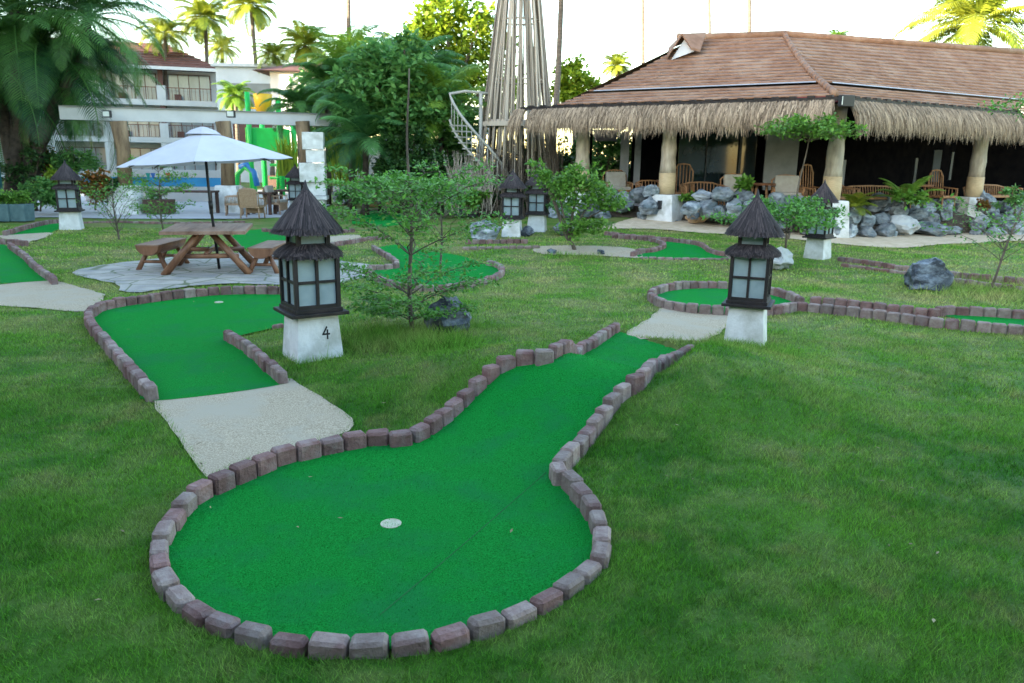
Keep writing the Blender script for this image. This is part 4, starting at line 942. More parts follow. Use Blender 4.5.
# ------------------------------------------------------------------ layered saplings
def sapling(base, whorls, leaf, nleaf, lm, label, tr=.02, lean=(0, 0), top=None, name='young_tree', seed=0, zig=.07, sprig=None, tm='trunk'):
    """whorls: (height, [(azimuth, reach, rise), ...]); leaves sit in flat sprays along the branches"""
    rr = random.Random(seed); o = empty(name, base, 0, label, 'tree'); t = MB(); H = top or max(w[0] for w in whorls) + .2
    def tp(h): f = h / H; return Vector((lean[0] * f + .02 * math.sin(h * 4 + seed), lean[1] * f + .015 * math.cos(h * 3.3), h))
    n = 14; t.tube([tp(H * i / n - (.1 if i == 0 else 0)) for i in range(n + 1)], [tr * (1 - .72 * i / n) for i in range(n + 1)], 8); t.build('trunk', M[tm], o, True)
    C = []; bm_ = MB(); bm_.cur = .5
    for h, brs in whorls:
        for az, reach, rise in brs:
            a = R(az); s = tp(h); P = [s]; dirn = Vector((math.cos(a), math.sin(a), 0)); sd = Vector((-dirn.y, dirn.x, 0)); k = 7
            for i in range(1, k + 1):
                f = i / k; z = rise * (1 - (1 - f) ** 1.8); P.append(s + dirn * reach * f + sd * zig * reach * ((-1) ** i) * .5 + Vector((0, 0, z)))
            r0 = tr * .45 * min(1, .5 + reach); r0 *= .7; bm_.tube(P, [r0 * (1 - .8 * i / k) for i in range(k + 1)], 5, False)
            for i in range(2, k + 1):
                for sg in (-1, 1):
                    ln = reach * rr.uniform(.22, .42) * (1.15 - .5 * i / k); aa = a + sg * rr.uniform(.5, 1.0); e = P[i] + Vector((math.cos(aa), math.sin(aa), rr.uniform(-.02, .16))) * ln; m_ = P[i].lerp(e, .5) + Vector((0, 0, .03 * ln))
                    bm_.tube([P[i], m_, e], [r0 * .35, r0 * .25, r0 * .1], 4, False)
                    cnt = max(3, int(nleaf * rr.uniform(.5, 1.4)))
                    for q in range(cnt):
                        f = rr.random() ** .7; b = P[i].lerp(m_, f * 2) if f < .5 else m_.lerp(e, f * 2 - 1); C.append((b.x + rr.gauss(0, leaf * .9), b.y + rr.gauss(0, leaf * .9), b.z + rr.gauss(0, leaf * .45) + leaf * .2))
    bm_.build('branches', M[tm], o, True)
    C = np.array(C); V, F, r = leaf_quads(C, UPV * 1.6, leaf, .55); link('crown', mesh_np('crown', V, F, r), M[lm], o); return o
def wh(h, n, reach, rise, off=0, jit=.15, seed=0):
    rr = random.Random(seed * 7 + int(h * 100)); return (h, [(off + 360 * i / n + rr.uniform(-18, 18), reach * rr.uniform(1 - jit, 1 + jit), rise * rr.uniform(.8, 1.2)) for i in range(n)])
p = W(412, 333)
sapling(p, [wh(.14, 6, .60, .14, 10), wh(.28, 6, .85, .22, 50), wh(.42, 5, .95, .34, 20), wh(.85, 5, .95, .42, 0), wh(1.05, 6, 1.0, .52, 35), wh(1.20, 6, .80, .48, 20), wh(1.42, 5, .45, .22, 50)], .054, 19, 'leaf_sap',
        'tall young tree with flat leafy tiers beside the lantern marked 4', .026, (-.01, .02), 2.75, seed=3)
p = W(441, 277); sapling(p, [wh(.55, 4, .75, .55, 20), wh(.9, 4, .6, .45, 60), wh(1.2, 4, .35, .3, 10)], .06, 8, 'leaf_sap', 'small sparse sapling behind the tall layered one at the boot shaped green', .022, (0, 0), 1.65, seed=5)
p = W(118, 240); sapling(p, [wh(.15, 6, .75, .75, 20), wh(.35, 6, .65, .75, 50), wh(.7, 5, .45, .5, 10)], .055, 5, 'leaf_sap', 'nearly bare shrub with upswept branches on the lawn left of the parasol', .024, (0, 0), 1.35, seed=8, name='bare_shrub')
p = W(163, 233); sapling(p, [wh(.25, 5, .6, .4, 20), wh(.9, 6, .95, .25, 10), wh(1.15, 5, .8, .25, 40), wh(1.5, 5, .5, .3, 0)], .08, 9, 'leaf_sap', 'thin tiered sapling in front of the brown planter box', .022, (0, 0), 1.9, seed=9)
p = Vector(atY(793, 190, 19.4)); sapling((p.x, 19.4, .1), [wh(2.35, 7, 1.05, .22, 5), wh(2.45, 6, .75, .25, 30), wh(2.52, 5, .5, .3, 0)], .11, 16, 'leaf_fresh', 'thin pale stemmed tree with one flat crown under the thatch eave', .035, (.28, 0), 2.6, seed=12)
p = W(783, 266); sapling(p, [wh(.62, 7, 1.1, .28, 5), wh(.78, 6, .95, .28, 30), wh(.9, 5, .55, .3, 60)], .085, 16, 'leaf_sap', 'small flat crowned tree beside the whitish slanted boulder', .03, (0, 0), 1.15, seed=13)
p = W(990, 290); sapling(p, [wh(.45, 4, 1.0, .55, 150), wh(.6, 5, 1.25, .6, 20), wh(.85, 4, .9, .5, 60), wh(2.45, 7, .8, .3, 0), wh(2.6, 6, .6, .3, 30)], .065, 7, 'leaf_sap', 'leaning thin stemmed tree with sparse low branches at the right edge', .020, (.70, .1), 2.8, seed=14, tm='trunk')
# bushy fresh green tree in mid lawn
p = W(576, 250); x, y, z = p
tree('young_tree', p, [(x, y, z + 1.15, .55, .7), (x - .45, y, z + 1.35, .42, .5), (x + .5, y + .1, z + 1.15, .45, .55), (x + .1, y, z + 1.55, .36, .7), (x - .75, y, z + 1.55, .28, .35), (x - .1, y - .1, z + .45, .4, .5), (x + .45, y, z + .5, .3, .5), (x + .75, y, z + .95, .28, .4), (x - .8, y + .1, z + 1.75, .18, .3)],
     4600, .10, 'leaf_fresh', 'bushy bright green young tree on a grass mound before the restaurant', tr=.05, clump=.34)

# ------------------------------------------------------------------ plants in and behind the rocks
def fern(px, py, Y, nf, L0, lm, label, name='fern_palm', el=(.3, 1.3), leafl=.25, lw=.03, nl=20, droop=.8, seed=0, cat='plant', z=None, group=None):
    a = atY(px, py, Y); o = empty(name, a if z is None else (a[0], a[1], z), 0, label, cat, group)
    link('fronds', frond_mesh(nf, L0, leafl, lw, seed, el, nl, droop), M[lm], o); return o
fern(905, 202, 21.9, 11, 1.15, 'frond_lime', 'arching bright green palm plant on the rock bank', seed=3, droop=.7, lw=.05)
fern(855, 207, 21.0, 16, .62, 'frond_yellow', 'yellowish spiky plant above the rocks near the corner pillar', name='spiky_plant', seed=4, el=(.0, 1.4))
def bush(px, py, Y, w, h, n, leaf, lm, label, name='shrub', cat='shrub', asp=.5, group=None, k=7, zb=None):
    a = Vector(atY(px, py, Y)); s = Y / FPX * 1.02; wm, hm = w * s, h * s; rr = random.Random(px); bl = []
    for i in range(k): bl.append((a.x + rr.uniform(-.36, .36) * wm, a.y + rr.uniform(-.3, .3) * wm * .7, a.z + hm * rr.uniform(.25, .78), max(.12, min(wm, hm) * rr.uniform(.22, .36)), .85))
    return tree(name, (a.x, a.y, a.z), bl, n, leaf, lm, label, cat, group, tr=.03 if h < 60 else .08, clump=.36, asp=asp)
bush(905, 206, 21.5, 44, 13, 900, .13, 'leaf_fresh', 'low bright green shrub under the arching palm plant', k=6)
bush(686, 207, 22.6, 24, 14, 700, .11, 'leaf_fresh', 'small rounded green plant in the rocks beside the second pillar', k=5)
bush(742, 208, 21.6, 22, 30, 800, .16, 'leaf_fresh', 'broad leaved green plant in front of the beige cushioned armchair', k=6)
bush(985, 210, 23.2, 26, 12, 500, .10, 'frond_red', 'dark reddish plant right of the right pillar', k=5)
bush(1015, 212, 22.6, 26, 24, 700, .12, 'leaf_mid', 'green plant above rocks at the right edge', k=5)
bush(560, 226, 20.6, 32, 28, 800, .11, 'leaf_mid', 'yellowish green shrub in front of the left restaurant plinth', k=6)

# ------------------------------------------------------------------ bamboo tower with spiral stairs
tw = Vector(atY(516, 214, 27.0)); tw.z = 0.1
bt = empty('bamboo_tower', tw, 0, 'tall conical tower of bare bamboo poles behind the paired lanterns', 'tower')
nP = 98
for k in range(nP):
    a = 2 * PI * k / nP + random.uniform(-.05, .05); r0 = 1.52 * random.uniform(.93, 1.06); r1 = .22 * random.uniform(.8, 1.15); a1 = a + random.uniform(-.75, .75); hh = random.uniform(9.6, 11.2)
    b = MB(); b.cur = random.random(); zb = 0 if k % 3 == 0 else random.uniform(1.3, 2.2) if k % 3 == 1 else random.uniform(.2, 1.0); f = zb / hh
    P0, P1_ = Vector((r0 * math.cos(a), r0 * math.sin(a), 0)), Vector((r1 * math.cos(a1), r1 * math.sin(a1), hh))
    rad = random.uniform(.020, .038); b.tube([P0.lerp(P1_, f + (1 - f) * t_) + Vector((random.gauss(0, .02), random.gauss(0, .02), 0)) for t_ in (0, .25, .5, .75, 1)], [rad, rad * .95, rad * .9, rad * .8, rad * .6], 6); b.build('pole', M['bamboo'], bt, True)
for z, rad in ((3.05, .05), (4.35, .03), (6.2, .03), (8.2, .03)):
    r_ = 1.46 - z * .13; b = MB(); b.cur = .9; b.tube([(r_ * math.cos(2*PI*i/28), r_ * math.sin(2*PI*i/28), z) for i in range(29)], rad, 6, False); b.build('hoop', M['bamboo'], bt, True)
b = MB(); b.cur = .8; b.lathe([(1.28, 2.88), (1.28, 3.02)], 20); b.build('platform', M['bamboo'], bt)
st = empty('spiral_stairs', (tw.x - 1.2, tw.y - .6, tw.z), 0, 'pale spiral stairs with curved handrail left of the bamboo tower', 'stairs')
rail = []; srail = []
for i in range(17):
    f = i / 16; a = R(200 + 150 * f); rr_ = 1.05; x_, y_ = rr_ * math.cos(a), rr_ * math.sin(a) * .8; rail.append((x_, y_, 3.85 - 2.9 * f ** 1.0)); srail.append((x_, y_, 3.05 - 2.9 * f))
MB().tube([(.4, .2, 3.9), (-.5, -.1, 3.95)] + rail, .045, 8).build('handrail', M['cream'], st, True); MB().tube(srail, .04, 8).build('stringer', M['cream'], st, True)
for i in range(1, 16):
    x_, y_, z_ = srail[i]; MB().box((x_ * .72, y_ * .72, z_), (.62, .24, .04), rz=math.atan2(y_, x_)).build('tread', M['cream'], st); MB().tube([(x_, y_, z_), rail[i]], .016, 6).build('baluster', M['cream'], st, True)
MB().tube([(0, 0, -.2), (0, 0, 3.9)], .06, 8).build('newel_post', M['cream'], st, True)
def twigs(px0, px1, py0, py1, Y, n, label, name='dead_brush', lm='twig', dz=.5):
    a, b = Vector(atY(px0, py1, Y)), Vector(atY(px1, py0, Y)); o = empty(name, ((a.x + b.x) / 2, Y, 0), 0, label, 'dry plant'); w = MB()
    for i in range(n):
        x = random.uniform(a.x, b.x) - o.location.x; y = random.uniform(-dz, dz); z0_ = random.uniform(max(0, a.z - .2), a.z + .6); z1_ = random.uniform(a.z + .5, b.z); w.cur = random.random(); dx = random.gauss(0, .22)
        w.tube([(x, y, z0_), (x + dx * .5 + random.gauss(0, .06), y + random.gauss(0, .08), (z0_ + z1_) / 2), (x + dx, y + random.gauss(0, .12), z1_)], [.016, .012, .005], 4, False)
    w.build('stems', M[lm], o); return o
twigs(478, 562, 128, 222, 26.6, 900, 'dark tangle of dry stems beneath the bamboo tower platform', dz=1.3)
twigs(452, 492, 150, 208, 25.6, 300, 'brown upright canes in front of the spiral stairs', name='dry_canes', lm='bamboo', dz=.3)

# ------------------------------------------------------------------ trees and palms behind
def px_tree(name, base_px, Y, blobs, n, leaf, lm, label, tr=.15, group='trees behind the garden', **k):
    b = atY(base_px, 215, Y); base = (b[0], Y, 0); s = Y / FPX * 1.03; bl = []
    for (x, y, r, *f) in blobs:
        a = atY(x, y, Y); bl.append((a[0], Y + random.uniform(-.6, .6) * r * s, a[2], r * s, *(f or [.85])))
    return tree(name, base, bl, n, leaf, lm, label, 'tree', group, tr, **k)
px_tree('broadleaf_tree', 445, 47, [(440, 35, 30), (415, 48, 26), (470, 55, 30), (450, 10, 24), (425, 20, 18), (480, 25, 20), (395, 70, 24), (440, 75, 34), (405, 95, 26), (500, 80, 20), (462, 95, 26), (375, 50, 18), (500, 50, 18), (505, 110, 22)], 12000, .40, 'leaf_yellow', 'tall tree with sunlit yellow green crown left of the bamboo tower', .3)
px_tree('broadleaf_tree', 395, 27.5, [(372, 58, 20), (405, 50, 18), (385, 95, 28), (370, 70, 22), (360, 110, 24), (405, 75, 22), (420, 105, 26), (400, 120, 26), (345, 85, 16), (445, 110, 26), (465, 125, 20), (430, 80, 20)], 8500, .26, 'leaf_mid', 'dense bluish green tree behind the pergola end', .2)
px_tree('broadleaf_tree', 330, 44, [(330, 100, 22), (315, 85, 16), (345, 75, 18), (360, 95, 22), (300, 100, 14), (335, 125, 22), (310, 125, 18)], 6000, .3, 'leaf_mid', 'mid green tree behind the dark palms at the pergola end', .2)
px_tree('broadleaf_tree', 572, 44, [(572, 78, 16), (585, 85, 12), (562, 88, 12), (575, 98, 14)], 3000, .32, 'leaf_yellow', 'sunlit yellow tree peeking above the restaurant thatch left end', .2)
px_tree('evergreen_shrub', 408, 26.5, [(395, 165, 20), (412, 150, 22), (430, 165, 20), (408, 180, 22), (385, 182, 14), (425, 185, 18), (415, 135, 14), (398, 145, 12)], 9000, .17, 'leaf_dark', 'dark dense evergreen shrub behind the tall sapling trunk', .1)
px_tree('evergreen_shrub', 455, 28.5, [(455, 150, 16), (462, 170, 16), (448, 175, 14), (470, 155, 12), (446, 140, 14)], 4000, .18, 'leaf_mid', 'green shrub screening the lower spiral stairs', .08)
px_tree('evergreen_shrub', 365, 31, [(340, 140, 14), (352, 150, 15), (345, 165, 14), (360, 130, 14), (372, 128, 12)], 3200, .22, 'leaf_mid', 'shrub below the pergola end beside the white wall', .08)
for i, (px, py, w, h, lm, lab) in enumerate(((355, 203, 44, 22, 'leaf_mid', 'low leafy hedge plant right of the white stone totem'), (392, 200, 40, 18, 'leaf_mid', 'low leafy plant above the tan rocks'), (432, 206, 46, 26, 'leaf_mid', 'low leafy plant right of the sapling trunk at the garden rear'), (468, 208, 40, 22, 'leaf_fresh', 'lighter green low plant below the spiral stairs'), (535, 215, 30, 40, 'leaf_dark', 'dark bush behind the right one of the paired lanterns'), (490, 214, 34, 34, 'leaf_dark', 'dark bush behind the left one of the paired lanterns'))):
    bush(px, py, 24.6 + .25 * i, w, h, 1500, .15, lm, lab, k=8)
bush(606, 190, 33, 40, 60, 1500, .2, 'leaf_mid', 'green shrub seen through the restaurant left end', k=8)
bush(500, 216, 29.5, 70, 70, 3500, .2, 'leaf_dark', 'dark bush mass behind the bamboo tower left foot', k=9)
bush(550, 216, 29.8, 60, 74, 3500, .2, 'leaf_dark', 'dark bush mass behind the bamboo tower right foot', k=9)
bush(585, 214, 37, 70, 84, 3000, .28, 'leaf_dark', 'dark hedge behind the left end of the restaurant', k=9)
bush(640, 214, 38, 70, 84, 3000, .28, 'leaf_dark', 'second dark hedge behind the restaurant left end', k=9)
# yellow reed clump
def reeds(px, py, Y, w, h, n, lm, label):
    a = Vector(atY(px, py, Y)); s = Y / FPX; o = empty('reed_clump', a, 0, label, 'plant'); V = []; F = []; r = []
    for i in range(n):
        x, y = random.gauss(0, w * s * .16), random.gauss(0, w * s * .16); hh = h * s * random.uniform(.5, 1.1); dx, dy = random.gauss(0, .22) * hh, random.gauss(0, .2) * hh; q = len(V); ww = .022
        V += [(x - ww, y, 0), (x + ww, y, 0), (x + dx * .4 + ww, y + dy * .4, hh * .65), (x + dx * .4 - ww, y + dy * .4, hh * .65), (x + dx, y + dy, hh * .95)]; F += [(q, q+1, q+2, q+3)]; F += [(q+3, q+2, q+4)]; r += [random.random()] * 5
    me = bpy.data.meshes.new('blades'); me.from_pydata(V, [], F); at = me.attributes.new('rnd', 'FLOAT', 'POINT'); at.data.foreach_set('value', np.array(r, np.float32)); link('blades', me, M[lm], o)
reeds(346, 186, 30, 36, 52, 300, 'leaf_yellow', 'tall yellowish reed clump behind the white stone totem')
reeds(288, 176, 35, 26, 40, 160, 'leaf_yellow', 'yellow green reeds beside the green play tower')
CR1 = frond_mesh(30, 2.6, .80, .085, 2, (-.5, 1.35), 30, 1.0); CR2 = frond_mesh(30, 2.4, .66, .060, 6, (-.35, 1.4), 34, 1.1); CRBIG = frond_mesh(26, 4.6, .95, .044, 9, (-.5, 1.35), 50, 1.0, (.0, 1.0)); CR1.name, CR2.name, CRBIG.name = 'crown_loose', 'crown_full', 'crown_big'
def px_palm(px, py, Y, lm, tr, label, cr=CR1, sc=1.0, base_px=None, rz=0.0, group='palms behind the garden', tm='palmtrunk'):
    top = atY(px, py, Y); b = atY(base_px or px, 215, Y); palm('palm_tree', (b[0], Y, 0), top, cr, lm, tr, label, group, tm, rz, sc)
px_palm(205, 18, 68, 'frond_yellow', .22, 'sunlit palm behind the hotel, left of the tallest one', CR1, 1.15, 210)
px_palm(251, 6, 62, 'frond_yellow', .20, 'tall sunlit palm with slender trunk rising above the white hotel block', CR1, 1.0, 262, 1)
px_palm(165, 35, 66, 'frond_yellow', .2, 'sunlit palm just over the hotel roof next to the large left palm', CR2, 1.1, 165, 2)
px_palm(274, 56, 60, 'frond_yellow', .2, 'short bright palm behind the white hotel block', CR2, .85, 274, 3)
px_palm(305, 46, 58, 'frond_yellow', .2, 'bright palm above the small brown roof in the rear', CR1, .95, 305, 4)
px_palm(352, 52, 52, 'frond_lime', .2, 'green yellow palm behind the dark fan palms', CR2, .9, 352, 5)
px_palm(222, 48, 72, 'frond_yellow', .2, 'sunlit palm low between two taller palms over the hotel', CR2, .9, 222, 2.5)
px_palm(617, 66, 60, 'frond_yellow', .18, 'small distant palm left of the restaurant roof', CR1, .62, 617, 1)
px_palm(655, 72, 60, 'frond_yellow', .18, 'distant palm top peeping over the restaurant roof edge', CR2, .45, 655, 2)
px_palm(838, 40, 60, 'frond_lime', .18, 'distant palm tip just above the restaurant ridge', CR1, .5, 838, 2)
px_palm(975, 26, 38, 'frond_yellow', .2, 'bright yellow palm rising behind the right end of the restaurant roof', CR2, 1.7, 975, .6)
px_palm(298, 108, 31, 'frond', .14, 'dark green palm above the pergola end', CR2, .72, 302, .5, tm='trunk_dark')
px_palm(326, 84, 33, 'frond', .14, 'dark green palm whose top rises between two others by the pergola end', CR2, .8, 328, .9, tm='trunk_dark')
px_palm(350, 104, 29, 'frond', .14, 'dark green palm next to the dense bluish tree', CR2, .75, 352, 1.7, tm='trunk_dark')
px_palm(425, 78, 31, 'frond', .14, 'blue green feathery palm left of the bamboo tower', CR2, .95, 425, 2.7, tm='trunk_dark')
px_palm(235, 96, 46, 'frond_lime', .14, 'small bright palm behind the yellow tipping bucket', CR1, .55, 240, 2.2)
CR3 = frond_mesh(24, 2.5, .85, .048, 21, (-.2, 1.45), 40, .85, (.1, 1.0), .3); CR3.name = 'crown_feather'
for i, (px, py, Y, sc, lab) in enumerate(((382, 108, 28.5, .95, 'feathery palm just left of the tall sapling trunk'), (440, 112, 28, .95, 'feathery palm between sapling trunk and spiral stairs'), (405, 82, 29.5, 1.05, 'feathery palm topping the group behind the sapling trunk'), (365, 140, 27, .8, 'low feathery palm right of the yellowish reeds'), (345, 70, 34, 1.0, 'taller feathery palm just right of the bare trunk over the pergola'))):
    px_palm(px, py, Y, 'frond_lime' if i in (1, 4) else 'frond_mid', .13, lab, CR3, sc, px, i * 1.9, 'feathery palms behind the sapling', 'trunk_dark')
for px, py, bx, Y, tr, lab in ((346, -75, 347, 55, .19, 'bare palm trunk leaving the picture top above the dark palms'), (563, -90, 548, 40, .17, 'leaning grey palm trunk just right of the bamboo tower'), (641, -70, 638, 62, .17, 'first thin palm trunk over the left part of the restaurant roof'), (707, -85, 704, 66, .17, 'second thin palm trunk over the restaurant roof'), (748, -80, 742, 60, .19, 'third thin palm trunk over the roof, the one nearest the ridge apex')):
    px_palm(px, py, Y, 'frond_yellow', tr, lab, CR1, .8, bx, px * .1)
# the big palm on the left
bp = Vector(atY(20, 205, 26.5)); bp.z = 0
big = empty('big_palm', bp, 0, 'large dark clustered palm with drooping fronds at the left edge', 'palm tree')
PALM_BIG = CRBIG.copy(); PALM_BIG.materials.append(M['frond'])
for i, (px, py, sc, rz) in enumerate(((-5, 70, 1.0, 0), (40, 45, 1.05, 1), (62, 78, .74, 2), (15, 10, 1.0, 3), (88, 18, .74, 4))):
    tp_ = Vector(atY(px, py, 26.5 + .5 * (i % 3))) - bp; t = MB(); t.tube([(.35 * math.cos(i * 1.3), .3 * math.sin(i * 1.3), -.1), (tp_.x * .35, tp_.y * .3, tp_.z * .4), (tp_.x * .85, tp_.y, tp_.z * .8), tp_], [.26, .22, .2, .14], 9); t.build('trunk', M['trunk_dark'], big, True)
    c = link('crown', PALM_BIG, None, big, tp_, (0, 0, rz)); c.scale = (sc,) * 3
    me = frond_mesh(9, 2.2, .55, .06, 40 + i, (-.9, -.1), 26, .7, (0, .4)); me.materials.append(M['frond']); link('drooping_fronds', me, None, big, tp_ - Vector((0, 0, .3)), (0, 0, rz))

# ------------------------------------------------------------------ shrub bed, planters and post on the left
beds = [(40, 208, 40, 30, 'leaf_mid', 'yellow green shrub left of the far left lantern'), (62, 205, 30, 34, 'leaf_yellow', 'yellow shrub directly behind the far left lantern'), (95, 207, 30, 40, 'frond_red', 'red and green croton shrub right of the far left lantern'), (108, 203, 22, 28, 'leaf_dark', 'dark shrub at the right end of the shrub bed'), (30, 192, 46, 50, 'leaf_dark', 'dark shrub under the large left palm'), (75, 183, 40, 40, 'leaf_mid', 'taller green shrub at the back of the shrub bed'), (50, 186, 36, 44, 'frond_red', 'purplish flowering shrub under the palm fronds')]
for i, (px, py, w, h, lm, lab) in enumerate(beds): bush(px, py, 24.5 + i * .45, w, h, 1700, .15, lm, lab, k=8, group='shrubs of the left bed')
for px, lab in ((6, 'square blue grey planter at the left photo edge'), (22, 'square blue grey planter second from the left edge')):
    a = Vector(atZ(px, 221, 0.02)); o = empty('square_planter', a, 0, lab, 'planter', 'blue grey planters'); b = MB(); b.box((0, 0, .24), (.48, .48, .48), taper=1.06); b.build('pot', M['pot'], o, bevel=.02)
    P = crown_points([(0, 0, .62, .26, .7), (.1, 0, .7, .2, .8), (-.12, 0, .66, .2, .8)], 700, .4); V, F, r = leaf_quads(P, UPV, .11, .4); link('foliage', mesh_np('foliage', V, F, r), M['leaf_fresh'], o)
a = Vector(atZ(0, 214, 0)); o = empty('teal_post', a, 0, 'dark teal post at the very left photo edge', 'post'); MB().box((-.1, 0, 1.3), (.42, .3, 2.6)).build('shaft', M['teal'], o, bevel=.02); MB().box((-.1, 0, 2.64), (.5, .38, .08)).build('cap', M['teal'], o)

# ------------------------------------------------------------------ pergola, pool, deck furniture
pg = empty('pergola', (-12, 26, 0), 0, 'white beamed pergola on rough timber posts behind the pool deck', 'pergola'); po = Vector(pg.location)
bA, bB = Vector(atY(60, 113, 26.0)), Vector(atY(345, 121, 29.5)); bC = Vector(atY(492, 131, 36))
MB().bar(bA - po, bB - po, .34, .40).build('beam', M['white'], pg); MB().bar(bB - po + Vector((0.02, 0, .0)), bC - po, .30, .34).build('beam', M['white'], pg)
mb = MB(); mb.bar(bA - po + Vector((0, 0, .215)), bB - po + Vector((0, 0, .215)), .46, .03); mb.build('cap_strip', M['hotelgrey'], pg)
for px, py, Y in ((128, 213, 26.0), (230, 216, 27.4), (307, 205, 28.8)):
    b = Vector(atY(px, 213, Y)); b.z = 0; tz = atY(px, 120, Y)[2]
    MB().tube([b - po + Vector((0, 0, .9)), b - po + Vector((.05, 0, 2.0)), b - po + Vector((-.03, 0, tz - .05))], [.24, .22, .26], 10).build('post', M['timber'], pg, True)
    MB().box(b - po + Vector((0, 0, .45)), (1.0, .8, .94), taper=.72).build('post_base', M['plaster'], pg, bevel=.02)
for px in (107, 231):
    b = Vector(atY(px, 114, 25.75)); MB().box(b - po, (.26, .12, .22)).build('floodlight', M['black'], pg, bevel=.01); MB().box(b - po + Vector((0, -.068, 0)), (.2, .012, .15)).build('floodlight_lens', M['lampglass'], pg)
# raised splash pool
p0, p1 = Vector(atY(86, 190, 33)), Vector(atY(222, 190, 34)); pl = empty('splash_pool', ((p0.x + p1.x) / 2, 33.5, 0), 0, 'raised pool wall painted blue and white behind the pergola posts', 'pool'); c = Vector(pl.location); d = p1 - p0; d.z = 0; rz = math.atan2(d.y, d.x); wd = d.length
for nm, z0, z1, m, th in (('lower_wall', 0, .62, 'white', .30), ('blue_band', .622, 1.0, 'poolblue', .31), ('white_rim', 1.002, 1.3, 'white', .36)):
    MB().box((0, 0, (z0 + z1) / 2), (wd, th, z1 - z0), rz=rz).build(nm, M[m], pl)
for px, m, cname in ((148, 'tealflag', 'teal'), (153, 'blueflag', 'blue'), (168, 'redflag', 'red')):
    a = Vector(atY(px, 176, 32.6)); o = MB(); o.add([(-.1, 0, .12), (.1, 0, .12), (0.02, .01, -.2), (-.1, .012, .12), (.1, .012, .12)], [(0,2,1),(3,4,2)]); o = o.build('pennant_flag', M[m], None, loc=a); tag(o, 'small %s pennant hanging in front of the pool rim' % cname, 'pennant', 'pennants over the pool')
def deck_table(px, py, w, h, d, label, m='brownbox', name='wooden_table'):
    a = Vector(atZ(px, py, .02)); o = empty(name, a, 0, label, 'table'); MB().box((0, 0, h), (w, d, .06)).build('table_top', M[m], o)
    for sx in (-1, 1):
        for sy in (-1, 1): MB().box((sx * (w / 2 - .08), sy * (d / 2 - .06), h / 2 - .02), (.10, .08, h)).build('leg', M[m], o)
    return o
deck_table(186, 213, 2.1, .72, .7, 'long dark wooden table on the pool deck behind the parasol pole')
deck_table(262, 214, .9, .70, .7, 'small dark table between the wicker deck chairs', name='small_table')
deck_table(290, 211, .9, .72, .7, 'dark table behind the far dark lantern', name='small_table')
armchair(Vector(atZ(253, 218, .02)), R(178), 'wicker deck chair seen from behind near the near lantern roof', False, .62, .92, 'wicker', group='wicker chairs on the pool deck')
armchair(Vector(atZ(235, 215, .02)), R(-75), 'wicker deck chair with pale cushion left of the small dark table', True, .58, .85, 'wicker', group='wicker chairs on the pool deck')
armchair(Vector(atZ(277, 214, .02)), R(80), 'wicker deck chair right of the small dark table', True, .58, .85, 'wicker', group='wicker chairs on the pool deck')
a = Vector(atZ(160, 213.5, .02)); o = empty('planter_box', a, 0, 'brown wooden planter box on the pool deck', 'planter')
for i in range(3): MB().box((0, 0, .09 + .15 * i), (.86 - .02 * (i % 2), .55, .14)).build('slat_side', M['brownbox'], o, bevel=.01)
P = crown_points([(0, 0, .62, .3, .6), (-.3, 0, .66, .25, .6)], 300, .4); V, F, r = leaf_quads(P, UPV, .14, .35); link('foliage', mesh_np('foliage', V, F, r), M['leaf_mid'], o)
# white stone totem
a = Vector(atY(316, 200, 26.0)); a.z = 0; o = empty('stone_totem', a, R(8), 'stack of offset white stone blocks beside the pergola end post', 'sculpture')
zz = 0
for k, (w, h, dx) in enumerate(((.62, .55, 0), (.78, .12, 0), (.60, .42, .05), (.80, .60, -.05), (.58, .40, .06), (.66, .54, 0))):
    MB().box((dx, 0, zz + h / 2), (w, w * .9, h)).build('stone_block', M['plaster'], o, bevel=.015); zz += h + .012
# water play tower
a = Vector(atY(262, 200, 40)); a.z = 0; o = empty('play_tower', a, 0, 'green water play tower with yellow tipping bucket and slide', 'playground')
def pp(px, py): q = Vector(atY(px, py, 40)); return q - a
for px, py in ((247, 92), (278, 100), (250, 112), (283, 118)):
    t_ = pp(px, py); dy = 0 if px in (247, 278) else 1.8; MB().tube([(t_.x, dy, 0), (t_.x, dy, t_.z)], .13, 10).build('post', M['playgreen'], o, True)
b = MB(); c0, c1 = pp(246, 152), pp(280, 128); b.box(((c0.x + c1.x) / 2, .9, (c0.z + c1.z) / 2), (c1.x - c0.x, 1.7, c1.z - c0.z)); b.build('deck_panel', M['playgreen'], o, bevel=.03)
c0 = pp(263, 103); MB().lathe([(.34, -.42), (.42, .1), (.46, .42)], 14, c0).build('tipping_bucket', M['playyellow'], o, True)
MB().tube([pp(246, 108), pp(280, 108)], .05, 8).build('bucket_bar', M['playyellow'], o, True)
for py in (165, 178): MB().tube([pp(270, py), pp(300, py)], .07, 8).build('guard_rail', M['playgreen'], o, True)
for px in (278, 288, 296): MB().tube([pp(px, 158), pp(px, 192)], .08, 8).build('guard_post', M['playgreen'], o, True)
MB().tube([pp(236, 200), pp(237, 175), pp(244, 167), pp(252, 172), pp(256, 200)], .14, 8).build('arch', M['playgreen'], o, True)
MB().tube([pp(240, 168), pp(247, 164), pp(254, 173), pp(257, 186)], .16, 8).build('blue_arch', M['playblue'], o, True)
b = MB(); q0, q1 = pp(257, 190), pp(300, 176); b.box(((q0.x + q1.x) / 2, 2.6, (q0.z + q1.z) / 2), (2.6, .2, .6)); b.build('low_wall', M['brownbox'], o)
s0, s1 = Vector(atY(223, 178, 36)), Vector(atY(206, 190, 35)); o = empty('orange_slide', (s0.x, 36, 0), 0, 'small orange slide seen left of the wicker chairs', 'slide'); q = Vector((s0.x, 36, 0)); b = MB()
